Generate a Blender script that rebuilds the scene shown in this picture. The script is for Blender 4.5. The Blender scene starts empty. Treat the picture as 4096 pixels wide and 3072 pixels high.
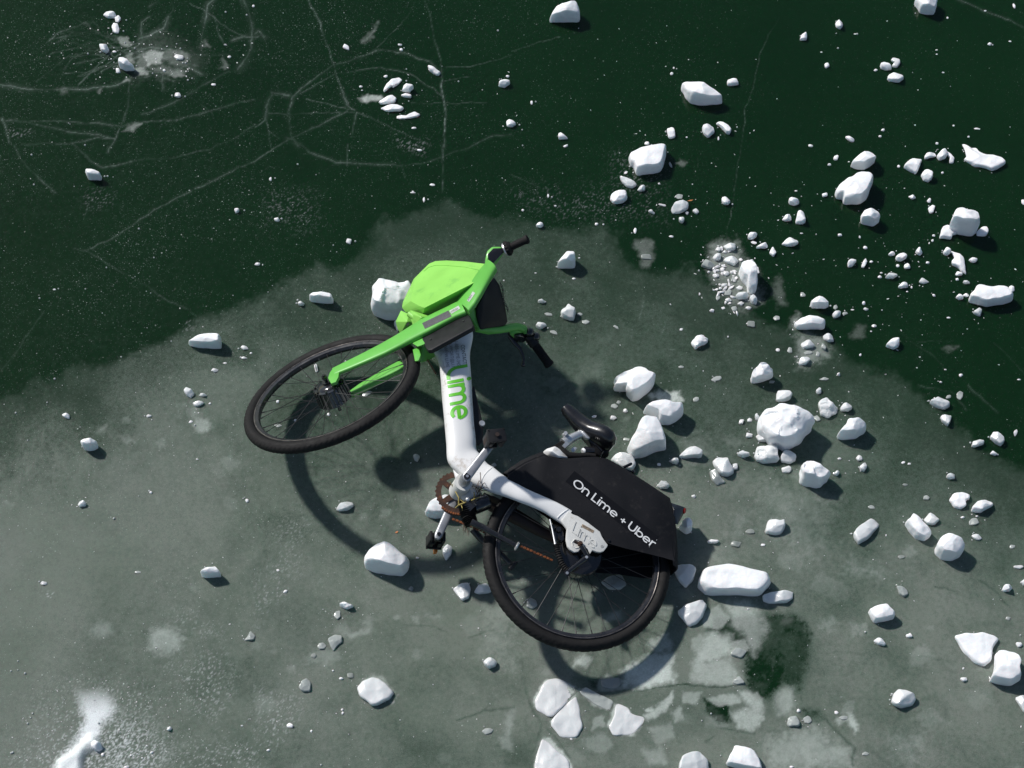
import bpy, bmesh, math, random
import numpy as np
from mathutils import Vector, Matrix, noise
from mathutils.bvhtree import BVHTree
random.seed(7)
sc = bpy.context.scene
COL = sc.collection

# ------------------------------------------------------------ camera, sky, sun
TH = math.radians(28.0)
DIST = 8.0
LENS = 76.2
cam_d = bpy.data.cameras.new('camera')
cam = bpy.data.objects.new('camera', cam_d)
COL.objects.link(cam)
cam_d.lens = LENS; cam_d.sensor_width = 36; cam_d.clip_start = 0.1; cam_d.clip_end = 3000
cam.location = (0, -DIST*math.sin(TH), DIST*math.cos(TH))
cam.rotation_euler = (TH, 0, 0)
sc.camera = cam

SUN = Vector((-0.80, 0.66, 1.0)).normalized()
world = bpy.data.worlds.new('World'); sc.world = world; world.use_nodes = True
wn = world.node_tree.nodes; wl = world.node_tree.links
bgn = wn.get('Background') or wn.new('ShaderNodeBackground')
sky = wn.new('ShaderNodeTexSky'); sky.sky_type = 'NISHITA'; sky.sun_disc = False
sky.sun_elevation = math.asin(SUN.z); sky.sun_rotation = math.atan2(SUN.x, SUN.y)
sky.air_density = 1.0; sky.dust_density = 1.0; sky.ozone_density = 1.0
wl.new(sky.outputs[0], bgn.inputs[0]); bgn.inputs[1].default_value = 0.078
sun_d = bpy.data.lights.new('sun', 'SUN'); sun_d.energy = 4.1; sun_d.angle = math.radians(3.0)
sun_d.color = (1.0, 0.972, 0.93)
sun = bpy.data.objects.new('sun', sun_d); COL.objects.link(sun)
sun.rotation_euler = SUN.to_track_quat('Z', 'Y').to_euler(); sun.location = SUN*20
sc.view_settings.view_transform = 'Standard'; sc.view_settings.look = 'None'
sc.view_settings.gamma = 1.0; sc.view_settings.exposure = 0.0
sc.render.engine = 'CYCLES'

# ------------------------------------------------------------ photo measurement helpers
FPX = 4096*LENS/36.0
CX = Vector((1, 0, 0)); CU = Vector((0, math.cos(TH), math.sin(TH))); CB = Vector((0, -math.sin(TH), math.cos(TH)))
CP = Vector(cam.location)
def ray(p):
    return (CX*((p[0]-2048)/FPX) + CU*((1536-p[1])/FPX) - CB)
def onz(p, z=0.0):                       # survey point of the photo at height z over the ice
    d = ray(p); return CP + d*((z-CP.z)/d.z)
def onplane(p, o, n):
    d = ray(p); return CP + d*((o-CP).dot(n)/d.dot(n))
def proj(w):
    v = w-CP; dz = -v.dot(CB)
    return (2048+FPX*v.dot(CX)/dz, 1536-FPX*v.dot(CU)/dz)
def c1(x, y): return (900+x/1.58, 850+y/1.58)
def c2(x, y): return (1600+x/1.4423, 1500+y/1.4423)
def c4(x, y): return (1700+x/2.765, 1600+y/2.765)
def c5(x, y): return (2100+x/2.7657, 1750+y/2.7657)
def T(t, x, y): return (1024*(t//10)+x/2.1602, 768*(t % 10)+y/2.1602)

# ------------------------------------------------------------ materials
def mat(name, col, rough=0.5, metal=0.0, spec=0.5, coat=0.0, bump=None, var=0.0, vscale=20, sss=0.0, dirt=None):
    m = bpy.data.materials.new(name); m.use_nodes = True
    nt = m.node_tree; b = nt.nodes['Principled BSDF']
    b.inputs['Base Color'].default_value = (*col, 1)
    b.inputs['Roughness'].default_value = rough
    b.inputs['Metallic'].default_value = metal
    b.inputs['Specular IOR Level'].default_value = spec
    b.inputs['Coat Weight'].default_value = coat
    b.inputs['Coat Roughness'].default_value = 0.08
    tc = nt.nodes.new('ShaderNodeTexCoord')
    last = None
    if var > 0:
        n = nt.nodes.new('ShaderNodeTexNoise'); n.inputs['Scale'].default_value = vscale; n.inputs['Detail'].default_value = 6
        nt.links.new(tc.outputs['Object'], n.inputs['Vector'])
        mx = nt.nodes.new('ShaderNodeMix'); mx.data_type = 'RGBA'
        r = nt.nodes.new('ShaderNodeMapRange'); r.inputs[1].default_value = .3; r.inputs[2].default_value = .7
        nt.links.new(n.outputs[0], r.inputs[0]); nt.links.new(r.outputs[0], mx.inputs[0])
        mx.inputs[6].default_value = (*[c*(1-var) for c in col], 1)
        mx.inputs[7].default_value = (*[min(1, c*(1+var)) for c in col], 1)
        nt.links.new(mx.outputs[2], b.inputs['Base Color']); last = mx.outputs[2]
        r2 = nt.nodes.new('ShaderNodeMapRange'); r2.inputs[1].default_value = .3; r2.inputs[2].default_value = .7
        r2.inputs[3].default_value = max(.02, rough-.08); r2.inputs[4].default_value = min(1, rough+.12)
        nt.links.new(n.outputs[0], r2.inputs[0]); nt.links.new(r2.outputs[0], b.inputs['Roughness'])
    if dirt:
        dcol, amount, dscale = dirt
        n = nt.nodes.new('ShaderNodeTexNoise'); n.inputs['Scale'].default_value = dscale; n.inputs['Detail'].default_value = 9
        n.inputs['Roughness'].default_value = .72
        nt.links.new(tc.outputs['Object'], n.inputs['Vector'])
        r = nt.nodes.new('ShaderNodeMapRange'); r.inputs[1].default_value = .56; r.inputs[2].default_value = .72
        r.inputs[4].default_value = amount
        nt.links.new(n.outputs[0], r.inputs[0])
        mx = nt.nodes.new('ShaderNodeMix'); mx.data_type = 'RGBA'
        nt.links.new(r.outputs[0], mx.inputs[0])
        if last: nt.links.new(last, mx.inputs[6])
        else: mx.inputs[6].default_value = (*col, 1)
        mx.inputs[7].default_value = (*dcol, 1)
        nt.links.new(mx.outputs[2], b.inputs['Base Color'])
    if bump:
        n = nt.nodes.new('ShaderNodeTexNoise'); n.inputs['Scale'].default_value = bump[0]; n.inputs['Detail'].default_value = 5
        nt.links.new(tc.outputs['Object'], n.inputs['Vector'])
        bp = nt.nodes.new('ShaderNodeBump'); bp.inputs['Strength'].default_value = bump[1]; bp.inputs['Distance'].default_value = bump[2]
        nt.links.new(n.outputs[0], bp.inputs['Height']); nt.links.new(bp.outputs[0], b.inputs['Normal'])
    if sss > 0:
        b.inputs['Subsurface Weight'].default_value = sss
        b.inputs['Subsurface Radius'].default_value = (.8, 1.0, 1.0)
        b.inputs['Subsurface Scale'].default_value = .02
    return m
GREEN = (.135, .47, .075)
M = {
 'green': mat('green_paint', GREEN, .38, coat=.15, var=.05, vscale=14, dirt=((.10, .33, .05), .35, 38)),
 'green_plastic': mat('green_plastic', (.25, .60, .10), .5, var=.05, vscale=9, bump=(500, .15, .001), dirt=((.10, .34, .07), .5, 16)),
 'white': mat('white_paint', (.82, .82, .81), .32, coat=.25, var=.03, vscale=10, dirt=((.34, .26, .18), .95, 15)),
 'white_cast': mat('white_cast_metal', (.66, .66, .63), .5, var=.05, vscale=18, dirt=((.33, .25, .16), .7, 45), bump=(200, .3, .001)),
 'black': mat('black_plastic', (.009, .009, .010), .48, spec=.4, var=.25, vscale=30, bump=(400, .2, .001)),
 'skirt': mat('skirt_plastic', (.0058, .0058, .0075), .62, spec=.3, var=.3, vscale=9, bump=(260, .35, .001), dirt=((.05, .045, .042), .4, 26)),
 'band': mat('sticker_black', (.0042, .0043, .0058), .5, spec=.25),
 'rubber': mat('rubber', (.0065, .006, .006), .72, spec=.35, var=.3, vscale=35, bump=(350, .5, .002), dirt=((.035, .031, .027), .4, 50)),
 'rim': mat('rim_black', (.018, .018, .02), .27, spec=.7, var=.3, vscale=25, dirt=((.16, .13, .11), .35, 60)),
 'spoke': mat('spoke_black', (.014, .014, .015), .5),
 'rimedge': mat('pale_rim_edge', (.22, .20, .185), .3, metal=.8, var=.3, vscale=40),  # paler metallic grey for the thin line along each rim edge
 'gloss': mat('gloss_black', (.010, .010, .011), .14, spec=.6, coat=.5, dirt=((.05, .045, .04), .4, 50)),
 'saddle': mat('saddle_vinyl', (.010, .010, .011), .24, coat=.4, bump=(300, .15, .001), var=.2, vscale=20),
 'silver': mat('brushed_aluminium', (.62, .63, .64), .36, metal=.75, var=.12, vscale=30, dirt=((.25, .24, .22), .5, 50)),
 'crank': mat('silver_crank', (.40, .41, .43), .38, metal=.55, var=.12, vscale=30, dirt=((.22, .2, .18), .6, 40)),
 'rust': mat('rusty_steel', (.055, .026, .016), .8, var=.5, vscale=60, dirt=((.30, .09, .02), .8, 70), bump=(300, .6, .002)),
 'rustbright': mat('orange_rust', (.17, .052, .016), .85, var=.5, vscale=90, bump=(300, .6, .002)),
 'rustdark': mat('brown_stained_plastic', (.028, .016, .012), .65, var=.4, vscale=30, dirt=((.09, .035, .018), .5, 30)),
 'greytape': mat('grey_reflective_tape', (.085, .085, .09), .5, bump=(900, .6, .001), var=.25, vscale=200),
 'label': mat('printed_label', (.50, .52, .50), .4, var=.08, vscale=60),
 'ink': mat('dark_ink', (.10, .10, .10), .5),
 'greyink': mat('worn_grey_ink', (.33, .335, .33), .45),
 'letter': mat('white_lettering', (.78, .79, .79), .4, var=.06, vscale=80, dirt=((.3, .3, .3), .35, 120)),
 'limegreen': mat('green_lettering', (.13, .56, .035), .4, var=.05, vscale=60),
 'brownlabel': mat('browned_label', (.33, .25, .17), .6, var=.25, vscale=90),
 'amber': mat('amber_reflector', (.55, .16, .015), .25),
 'red': mat('red_lens', (.40, .012, .01), .2, spec=.7),
 'copper': mat('copper_cable', (.26, .13, .09), .5),
 'twig': mat('yellow_twig', (.30, .24, .07), .75, var=.2, vscale=60),
 'twigdark': mat('brown_twig', (.10, .065, .045), .8, var=.2, vscale=60),
 'leaf': mat('orange_leaf', (.48, .17, .05), .6),
}
def ice_mat(name, col, rough, bumpd, sss):
    m = mat(name, col, rough, spec=.4, sss=sss, var=.035, vscale=16)
    nt = m.node_tree; b = nt.nodes['Principled BSDF']
    tc = nt.nodes.new('ShaderNodeTexCoord')
    n = nt.nodes.new('ShaderNodeTexNoise'); n.inputs['Scale'].default_value = 60; n.inputs['Detail'].default_value = 7
    nt.links.new(tc.outputs['Object'], n.inputs['Vector'])
    bp = nt.nodes.new('ShaderNodeBump'); bp.inputs['Strength'].default_value = .5; bp.inputs['Distance'].default_value = bumpd
    nt.links.new(n.outputs[0], bp.inputs['Height']); nt.links.new(bp.outputs[0], b.inputs['Normal'])
    return m
def wet(m):
    b = m.node_tree.nodes['Principled BSDF']; b.inputs['Coat Weight'].default_value = .6; b.inputs['Coat Roughness'].default_value = .12; b.inputs['Subsurface Scale'].default_value = .04; return m
IM = {3: ice_mat('white_snow_ice', (.86, .87, .88), .45, .005, .5),
      2: ice_mat('wet_white_ice', (.68, .70, .70), .34, .003, .45),
      1: ice_mat('wet_grey_ice', (.36, .39, .37), .3, .003, .2),
      0: ice_mat('sunken_grey_ice', (.24, .265, .245), .35, .002, .1)}
wet(IM[2]); wet(IM[1]); wet(IM[0])
M['snow'] = mat('snow', (.84, .85, .87), .8, bump=(220, 1.0, .006), var=.05, vscale=60, sss=.2)
M['glint'] = mat('glint_bead', (.50, .52, .51), .12, spec=1.0, coat=1.0)  # shiny material of the beads added for sun glints

# ------------------------------------------------------------ object helpers
def setp(o, label=None, cat=None, group=None, kind=None):
    if label: o['label'] = label
    if cat: o['category'] = cat
    if group: o['group'] = group
    if kind: o['kind'] = kind
    return o
def link(name, me, m, parent=None, loc=None):
    o = bpy.data.objects.new(name, me); COL.objects.link(o)
    if m: me.materials.append(m)
    if parent: o.parent = parent
    if loc is not None: o.location = loc
    return o
class MB:
    """collects world-space geometry of one part"""
    def __init__(s): s.bm = bmesh.new()
    def mesh(s, vs, fs):
        bv = [s.bm.verts.new(v) for v in vs]
        for f in fs:
            try: s.bm.faces.new([bv[i] for i in f])
            except ValueError: pass
        return s
    def loft(s, rings, cap=True, closed=False):
        n = len(rings[0]); vs = [v for r in rings for v in r]; fs = []
        k = len(rings)
        for i in range(k if closed else k-1):
            a, b = i*n, ((i+1) % k)*n
            for j in range(n):
                fs.append((a+j, a+(j+1) % n, b+(j+1) % n, b+j))
        if cap and not closed:
            fs.append(tuple(range(n))[::-1]); fs.append(tuple(range((k-1)*n, k*n)))
        return s.mesh(vs, fs)
    def tube(s, pts, rad, seg=12, cap=True, closed=False):
        pts = [Vector(p) for p in pts]; k = len(pts)
        if not hasattr(rad, '__len__'): rad = [rad]*k
        rings = []; up = None
        for i, p in enumerate(pts):
            if closed: d = pts[(i+1) % k]-pts[i-1]
            else: d = pts[min(i+1, k-1)]-pts[max(i-1, 0)]
            d.normalize()
            if up is None: up = d.orthogonal().normalized()
            up = (up-d*up.dot(d)).normalized(); w = d.cross(up)
            rings.append([p+(up*math.cos(a)+w*math.sin(a))*rad[i] for a in [2*math.pi*j/seg for j in range(seg)]])
        return s.loft(rings, cap, closed)
    def eloft(s, secs, seg=20, cap=True, pw=2.0):
        """secs: (centre, axis u*ru, axis v*rv)"""
        rings = []
        for c, u, v in secs:
            r = []
            for j in range(seg):
                a = 2*math.pi*j/seg; ca, sa = math.cos(a), math.sin(a)
                ca = math.copysign(abs(ca)**(2/pw), ca); sa = math.copysign(abs(sa)**(2/pw), sa)
                r.append(Vector(c)+u*ca+v*sa)
            rings.append(r)
        return s.loft(rings, cap)
    def hull(s, pts, bevel=0.0, seg=3):
        b = bmesh.new()
        for p in pts: b.verts.new(p)
        r = bmesh.ops.convex_hull(b, input=b.verts)
        bmesh.ops.delete(b, geom=list({g for g in r['geom_interior']+r['geom_unused'] if isinstance(g, bmesh.types.BMVert)}), context='VERTS')
        bmesh.ops.dissolve_limit(b, angle_limit=.06, verts=b.verts, edges=b.edges)
        if bevel: bmesh.ops.bevel(b, geom=list(b.edges), offset=bevel, segments=seg, affect='EDGES', profile=.6, clamp_overlap=True)
        return s.add(b)
    def prism(s, pts, n, t, bevel=0.0, seg=2, shrink=0):
        """polygon pts (top side) extruded by -n*t"""
        b = bmesh.new(); k = len(pts)
        a = [b.verts.new(p) for p in pts]; c = [b.verts.new(Vector(p)-n*t) for p in pts]
        b.faces.new(a); b.faces.new(c[::-1])
        for i in range(k): b.faces.new((a[i], c[i], c[(i+1) % k], a[(i+1) % k]))
        bmesh.ops.recalc_face_normals(b, faces=b.faces)
        if bevel: bmesh.ops.bevel(b, geom=list(b.edges), offset=bevel, segments=seg, affect='EDGES', profile=.6, clamp_overlap=True)
        return s.add(b)
    def cyl(s, a, b, r, seg=16, r2=None): return s.tube([a, b], [r, r if r2 is None else r2], seg)
    def sphere(s, c, r, seg=10):
        b = bmesh.new(); bmesh.ops.create_uvsphere(b, u_segments=seg, v_segments=max(4, seg//2+1), radius=r)
        bmesh.ops.translate(b, verts=b.verts, vec=c); return s.add(b)
    def add(s, b):
        me = bpy.data.meshes.new('t'); b.to_mesh(me); b.free(); s.bm.from_mesh(me); bpy.data.meshes.remove(me); return s
    def build(s, name, m, parent=None, root=None, angle=40):
        bmesh.ops.recalc_face_normals(s.bm, faces=s.bm.faces)
        off = root if root is not None else Vector((0, 0, 0))
        me = bpy.data.meshes.new(name)
        s.bvh = BVHTree.FromBMesh(s.bm)
        if off.length: bmesh.ops.translate(s.bm, verts=s.bm.verts, vec=-off)
        s.bm.to_mesh(me); s.bm.free()
        for p in me.polygons: p.use_smooth = True
        me.set_sharp_from_angle(angle=math.radians(angle))
        o = link(name, me, M[m] if isinstance(m, str) else m, parent)
        return o
    
def resample(poly, n, smooth=1):
    """closed polygon -> n points evenly spaced, corners rounded"""
    P = [np.array(p, float) for p in poly]
    for _ in range(smooth):
        Q = []
        for i in range(len(P)):
            a, b = P[i], P[(i+1) % len(P)]
            Q += [a*.87+b*.13, a*.13+b*.87]
        P = Q
    A = np.array(P); B = np.roll(A, -1, 0); L = np.hypot(*(B-A).T); S = np.concatenate([[0], np.cumsum(L)])
    out = []
    for k in range(n):
        t = S[-1]*k/n; i = min(int(np.searchsorted(S, t, side='right'))-1, len(A)-1)
        f = (t-S[i])/max(L[i], 1e-9); out.append(tuple(A[i]*(1-f)+B[i]*f))
    return out

# ------------------------------------------------------------ ice sheet (one mesh to the horizon, frost and cracks as attributes)
def axis(lo, hi, st, far):
    a = list(np.arange(lo, hi+st/2, st)); s = st; x = a[-1]; right = []
    while x < far: s *= 1.35; x += s; right.append(x)
    s = st; x = a[0]; left = []
    while x > -far: s *= 1.35; x -= s; left.append(x)
    return np.array(left[::-1]+a+right)
XS = axis(-2.55, 2.55, .0042, 900); YS = axis(-1.75, 2.35, .0046, 900)
GX, GY = np.meshgrid(XS, YS)
rs = np.random.RandomState(3)
def vnoise(x, y, seed):
    r = np.random.RandomState(seed).rand(256, 256)
    xi = np.floor(x).astype(int); yi = np.floor(y).astype(int); fx = x-xi; fy = y-yi
    fx = fx*fx*(3-2*fx); fy = fy*fy*(3-2*fy)
    g = lambda a, b: r[a % 256, b % 256]
    return (g(xi, yi)*(1-fx)+g(xi+1, yi)*fx)*(1-fy)+(g(xi, yi+1)*(1-fx)+g(xi+1, yi+1)*fx)*fy
def fbm(x, y, sc_, octv, seed, gain=.5):
    v = 0; a = 1; t = 0
    for o in range(octv):
        v = v+a*vnoise(x*sc_+13.1*o, y*sc_+7.7*o, seed+o); t += a; a *= gain; sc_ *= 2.03
    return v/t
# photo coordinates of the grid (ice plane), overview pixels 2212 wide
def grid_ov(gx, gy):
    vx = gx; vy = gy-CP.y; vz = -CP.z
    dz = -(vy*CB.y+vz*CB.z); u = vy*CU.y+vz*CU.z
    return (2048+FPX*vx/dz)/1.8517, (1536-FPX*u/dz)/1.8517
near = (np.abs(GX) < 2.6) & (GY > -1.8) & (GY < 2.4)
OX, OY = grid_ov(np.clip(GX, -60, 60), np.clip(GY, -2.6, 60))
wx = (fbm(GX, GY, 9, 4, 11)-.5); wy = (fbm(GX, GY, 9, 4, 21)-.5)
f1x = (fbm(GX, GY, 45, 3, 31)-.5); f1y = (fbm(GX, GY, 45, 3, 41)-.5)
def sdpoly(px, py, poly):
    """signed distance, >0 inside"""
    d = np.full(px.shape, 1e9); ins = np.zeros(px.shape, bool); n = len(poly)
    for i in range(n):
        ax, ay = poly[i]; bx, by = poly[(i+1) % n]
        ex, ey = bx-ax, by-ay; l = ex*ex+ey*ey+1e-9
        t = np.clip(((px-ax)*ex+(py-ay)*ey)/l, 0, 1)
        d = np.minimum(d, np.hypot(px-ax-t*ex, py-ay-t*ey))
        if ay != by:
            c = ((ay > py) != (by > py)) & (px < (bx-ax)*(py-ay)/(by-ay)+ax); ins ^= c
    return np.where(ins, d, -d)
def sst(x, a, b):
    t = np.clip((x-a)/(b-a), 0, 1); return t*t*(3-2*t)
def region(pts, pad):
    xs = [p[0] for p in pts]; ys = [p[1] for p in pts]
    m = near & (OX > min(xs)-pad) & (OX < max(xs)+pad) & (OY > min(ys)-pad) & (OY < max(ys)+pad)
    if not m.any(): return None
    r = np.where(m.any(1))[0]; c = np.where(m.any(0))[0]
    return (slice(r[0], r[-1]+1), slice(c[0], c[-1]+1))
CLOUD = [(-90000, 2600), (-2600, 1250), (-900, 900), (-300, 872), (0, 852), (60, 832), (130, 806), (200, 792), (260, 776), (300, 763), (360, 738), (400, 712), (440, 684), (500, 662), (550, 640), (620, 602), (680, 578),
 (735, 562), (790, 532), (812, 500), (822, 478), (870, 462), (905, 446), (950, 434), (1000, 447), (1060, 463), (1130, 468), (1175, 484), (1235, 498), (1290, 494), (1330, 520), (1352, 550), (1372, 575), (1430, 572),
 (1500, 588), (1545, 622), (1580, 660), (1640, 690), (1700, 700), (1760, 718), (1830, 768), (1900, 800), (1960, 824), (2010, 856), (2055, 905), (2090, 950), (2130, 985), (2212, 1012), (2500, 1060), (3200, 1100), (6000, 1500), (90000, 4000), (90000, 60000), (-90000, 60000)]
sd = sdpoly(OX+wx*44+f1x*12, OY+wy*44+f1y*12, CLOUD)
lowf = fbm(GX, GY, 1.6, 4, 51); midf = fbm(GX, GY, 7, 5, 61, .6); hif = fbm(GX, GY, 70, 4, 71, .75)
cloud = sst(sd+(midf-.5)*34+(hif-.5)*22, -13, 19)*(.20+.08*sst(sd, 0, 150)) + .40*sst(OY+(lowf-.5)*360, 600, 1350)*sst(sd, 0, 200)
cloud *= (.76+.48*sst(midf, .25, .75))*(.70+.60*hif)*(.82+.36*sst(lowf, .35, .65))
cloud += sst(sd, -4, 10)*.05*sst(OX, 900, 1500)*sst(OY, 900, 1300)
cloud *= 1-.40*sst(OX, 1500, 2212)*sst(-OY, -1500, -850)
cloud *= 1-.25*sst(-OX, -620, -200)*sst(-OY, -1300, -900)
# faint grain over the clear ice, stronger to the left
clear = (.004+.020*sst(-OX, -1100, 0))*sst(hif, .42, .75)*(.4+1.2*midf)
cloud = np.maximum(cloud, clear)
milk = np.zeros_like(cloud); dark = np.zeros_like(cloud); crack = np.zeros_like(cloud); snow = np.zeros_like(cloud)
def tile_pts(t, s):
    v = [float(a) for a in s.split()]
    return [T(t, v[i], v[i+1]) for i in range(0, len(v), 2)]
def ov(pts): return [(p[0]/1.8517, p[1]/1.8517) for p in pts]
def patch(arr, t, s, soft, val, rough=1.0):
    pts = ov(tile_pts(t, s)); r = region(pts, soft*3+12)
    if r is None: return
    x = OX[r]+wx[r]*22*rough+f1x[r]*10*rough; y = OY[r]+wy[r]*22*rough+f1y[r]*10*rough
    v = val*sst(sdpoly(x, y, pts)+(hif[r]-.5)*soft*1.6, -soft, soft)*(.45+1.1*midf[r])*(.7+.6*hif[r])
    arr[r] = np.maximum(arr[r], v*((1.9 if t == 23 else 1.3 if t == 33 else 1.0) if arr is milk else 1.05))
def blob(arr, t, cx, cy, rx, ry, soft, val):
    a = [2*math.pi*i/14 for i in range(14)]
    patch(arr, t, ' '.join(f'{cx+rx*math.cos(q)} {cy+ry*math.sin(q)}' for q in a), soft, val, .3)
def line(arr, t, s, w, val, wob=1.0):
    pts = ov(tile_pts(t, s)); r = region(pts, w*5+10)
    if r is None: return
    x = OX[r]+wx[r]*16*wob+f1x[r]*5*wob; y = OY[r]+wy[r]*16*wob+f1y[r]*5*wob
    d = np.full(x.shape, 1e9)
    for (ax, ay), (bx, by) in zip(pts[:-1], pts[1:]):
        ex, ey = bx-ax, by-ay; l = ex*ex+ey*ey+1e-9; tt = np.clip(((x-ax)*ex+(y-ay)*ey)/l, 0, 1)
        d = np.minimum(d, np.hypot(x-ax-tt*ex, y-ay-tt*ey))
    ww = w*(.45+1.1*lowf2[r])
    v = val*np.exp(-(d/ww)**2)*(.12+1.05*sst(midf[r], .32, .68)+.3*lowf[r])*(.55+.9*hif[r])
    arr[r] = np.maximum(arr[r], v)
lowf2 = fbm(GX, GY, 5, 3, 81)
K = .62
for t, s, w, v in [
 (0,'0 1030 200 1045 400 1100 600 1140 1000 1180',4,.20),(0,'0 730 200 760 500 780 700 780 1000 740 1130 680',5.5,.26),
 (0,'230 1040 600 1050 1050 1080 1500 1040 1750 980 1900 930 2212 860',3.2,.17),(0,'940 1310 1000 1190 1060 1040 1105 900 1130 700',3,.2),
 (0,'180 1260 640 1240 850 1190 1000 1180',2.6,.18),(0,'640 1240 780 1370 880 1440 1000 1420 1300 1380 1800 1300 2212 1080',3,.18),
 (0,'1700 1640 2212 1390 2514 1180',3.4,.25),(0,'110 1270 220 1420 400 1600 470 1659',3,.18),(0,'20 1020 60 1180 70 1240',4,.26),
 (0,'1740 380 1760 200 1800 60 1860 0',7,.27),(0,'1840 150 1900 300 1940 370',2,.22),(0,'2110 -20 2160 120 2190 250 2170 430 2060 600',8,.26),
 (0,'2000 350 2100 320 2240 330',4.5,.26),(0,'1440 150 1420 240 1300 310 1210 325',6,.3),(0,'1220 330 1220 200 1280 150',4,.22),
 (0,'430 350 480 290 600 250 700 200 770 205',4,.2),(0,'500 360 620 290 800 280',3,.17),(0,'1400 640 1410 780',5,.22),
 (0,'1230 990 1500 900 1750 740 1970 620',5,.22),(0,'780 430 620 500 540 600',1.6,.2),(0,'800 440 600 470 430 600 300 700',1.4,.15),
 (0,'820 400 560 420 300 520',1.3,.14),(0,'1050 320 700 300 430 330',1.6,.16),(0,'1000 330 1200 420 1500 520 1700 560',3,.25),
 (0,'1100 460 1300 400 1500 420 1660 470',4,.3),(0,'1180 600 1400 620 1600 560 1740 640',5,.3),(0,'1200 680 1330 640 1500 700',3,.28),(0,'1700 465 1980 475',3,.22),
 (0,'1640 30 1750 80 1900 200 2100 310',1.2,.2),(0,'1480 0 1480 80 1400 200',1.5,.14),(0,'1280 60 1350 0',4,.22),(0,'1640 830 1820 980 1850 1020',1.5,.15),
 (10,'440 -20 530 180 640 450 730 720 790 900 850 960',2.4,.3),(10,'745 760 770 830 800 910',6,.2),(10,'1465 -20 1510 150 1590 500 1610 750 1625 1000 1610 1300 1600 1659',2.5,.34),
 (10,'1600 1250 1605 1400',5.5,.28),(10,'0 1385 150 1290 300 1180 420 1130 800 970',3,.25),(10,'260 1180 320 1200 360 1260',7,.24),
 (10,'300 1180 270 960 310 830 400 750 650 570 850 500 1060 440 1300 465 1500 540 1600 620',3.4,.24),
 (10,'320 1200 450 1310 700 1410 1000 1420 1300 1430 1600 1360 1750 1310 2000 1190 2212 1150',4,.17),
 (10,'380 800 700 630 900 590 1080 580 1350 660 1550 760 1620 850',2.4,.15),(10,'80 1040 90 920 150 790 280 820',6,.2),(10,'90 1040 110 1130 200 1190',2,.22),
 (10,'110 1130 130 1280',2.4,.18),(10,'0 1100 90 1040',3,.22),(10,'850 960 430 850',1.6,.15),(10,'850 980 100 970',1.4,.11),(10,'880 980 1050 1060 1280 1150 1500 1250',1.8,.14),
 (10,'870 980 830 1180',2.4,.18),(10,'1390 0 1300 140 1180 280 1050 420',1.8,.13),(10,'1600 570 1850 570 2212 470',1.4,.12),(10,'0 300 40 265 80 330',9,.22),(10,'-40 250 -10 120 0 60',4,.25),
 (10,'1210 1370 1260 1440 1290 1530',2.2,.17),(10,'800 1250 795 1440',1.4,.13),(10,'1620 700 1850 660',1.5,.11),(10,'1350 885 2000 890',1,.09),
 (20,'0 440 330 340 420 320',1.4,.1),(20,'2212 340 2140 480 2080 750 2010 950 1980 1250 1940 1560 1920 1659',1.4,.14),(21,'1930 0 1850 400',1.2,.11),(20,'0 1500 250 1620',1.4,.1),
 (30,'1640 -10 1900 110 2212 240',5,.13),(30,'1640 -10 1900 110 2212 240',1.4,.2),(30,'0 330 100 150',1.2,.08),
 (1,'1660 0 1480 80 1330 160 1180 260 960 400 740 495 640 480',2.6,.17),(1,'740 495 1050 690 1400 900 1700 1080',2,.14),(1,'0 1530 150 1370 280 1180 380 1050',3,.14),
 (1,'730 240 760 120',1.4,.2),(31,'1050 1140 1250 1300 1400 1400 1530 1530',2.5,.055),(31,'1320 1320 1300 1480 1240 1560',2,.05),(32,'1740 0 1850 110 2000 260',3,.12),
 (31,'1300 1290 1600 1280',1.5,.04),(31,'1950 1300 2212 1560',1,.04),(32,'1300 0 1600 60 1700 200',3,.15),
 (21,'1105 1080 1130 950',3,.22),(21,'1300 1230 1330 1130',1.6,.2),(21,'1810 1150 1840 1270 1880 1210',2,.2),(21,'1320 1350 1420 1360',1.6,.18),(11,'300 1640 340 1550 400 1480',2,.12),
 (2,'1530 150 1560 280',2.5,.14),(12,'540 900 690 950',2,.1),(12,'920 800 930 900',2,.1)]:
    line(crack, t, s, max(.75, w*K*.36), v*.80, .7)
    line(crack, t, s, w*K*1.5, v*.20, .9)
for a in range(26):      # fine fans round the old impact
    q = random.uniform(2.2, 4.3); l = random.uniform(250, 620); x0, y0 = random.uniform(880, 1250), random.uniform(340, 520)
    pts = ' '.join(f'{x0+l*f*math.cos(q+.35*f*math.sin(a))} {y0-l*f*.7*math.sin(q+.35*f*math.sin(a))}' for f in (0, .35, .7, 1))
    line(crack, 0, pts, random.uniform(.9, 1.8), random.uniform(.07, .16))
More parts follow.
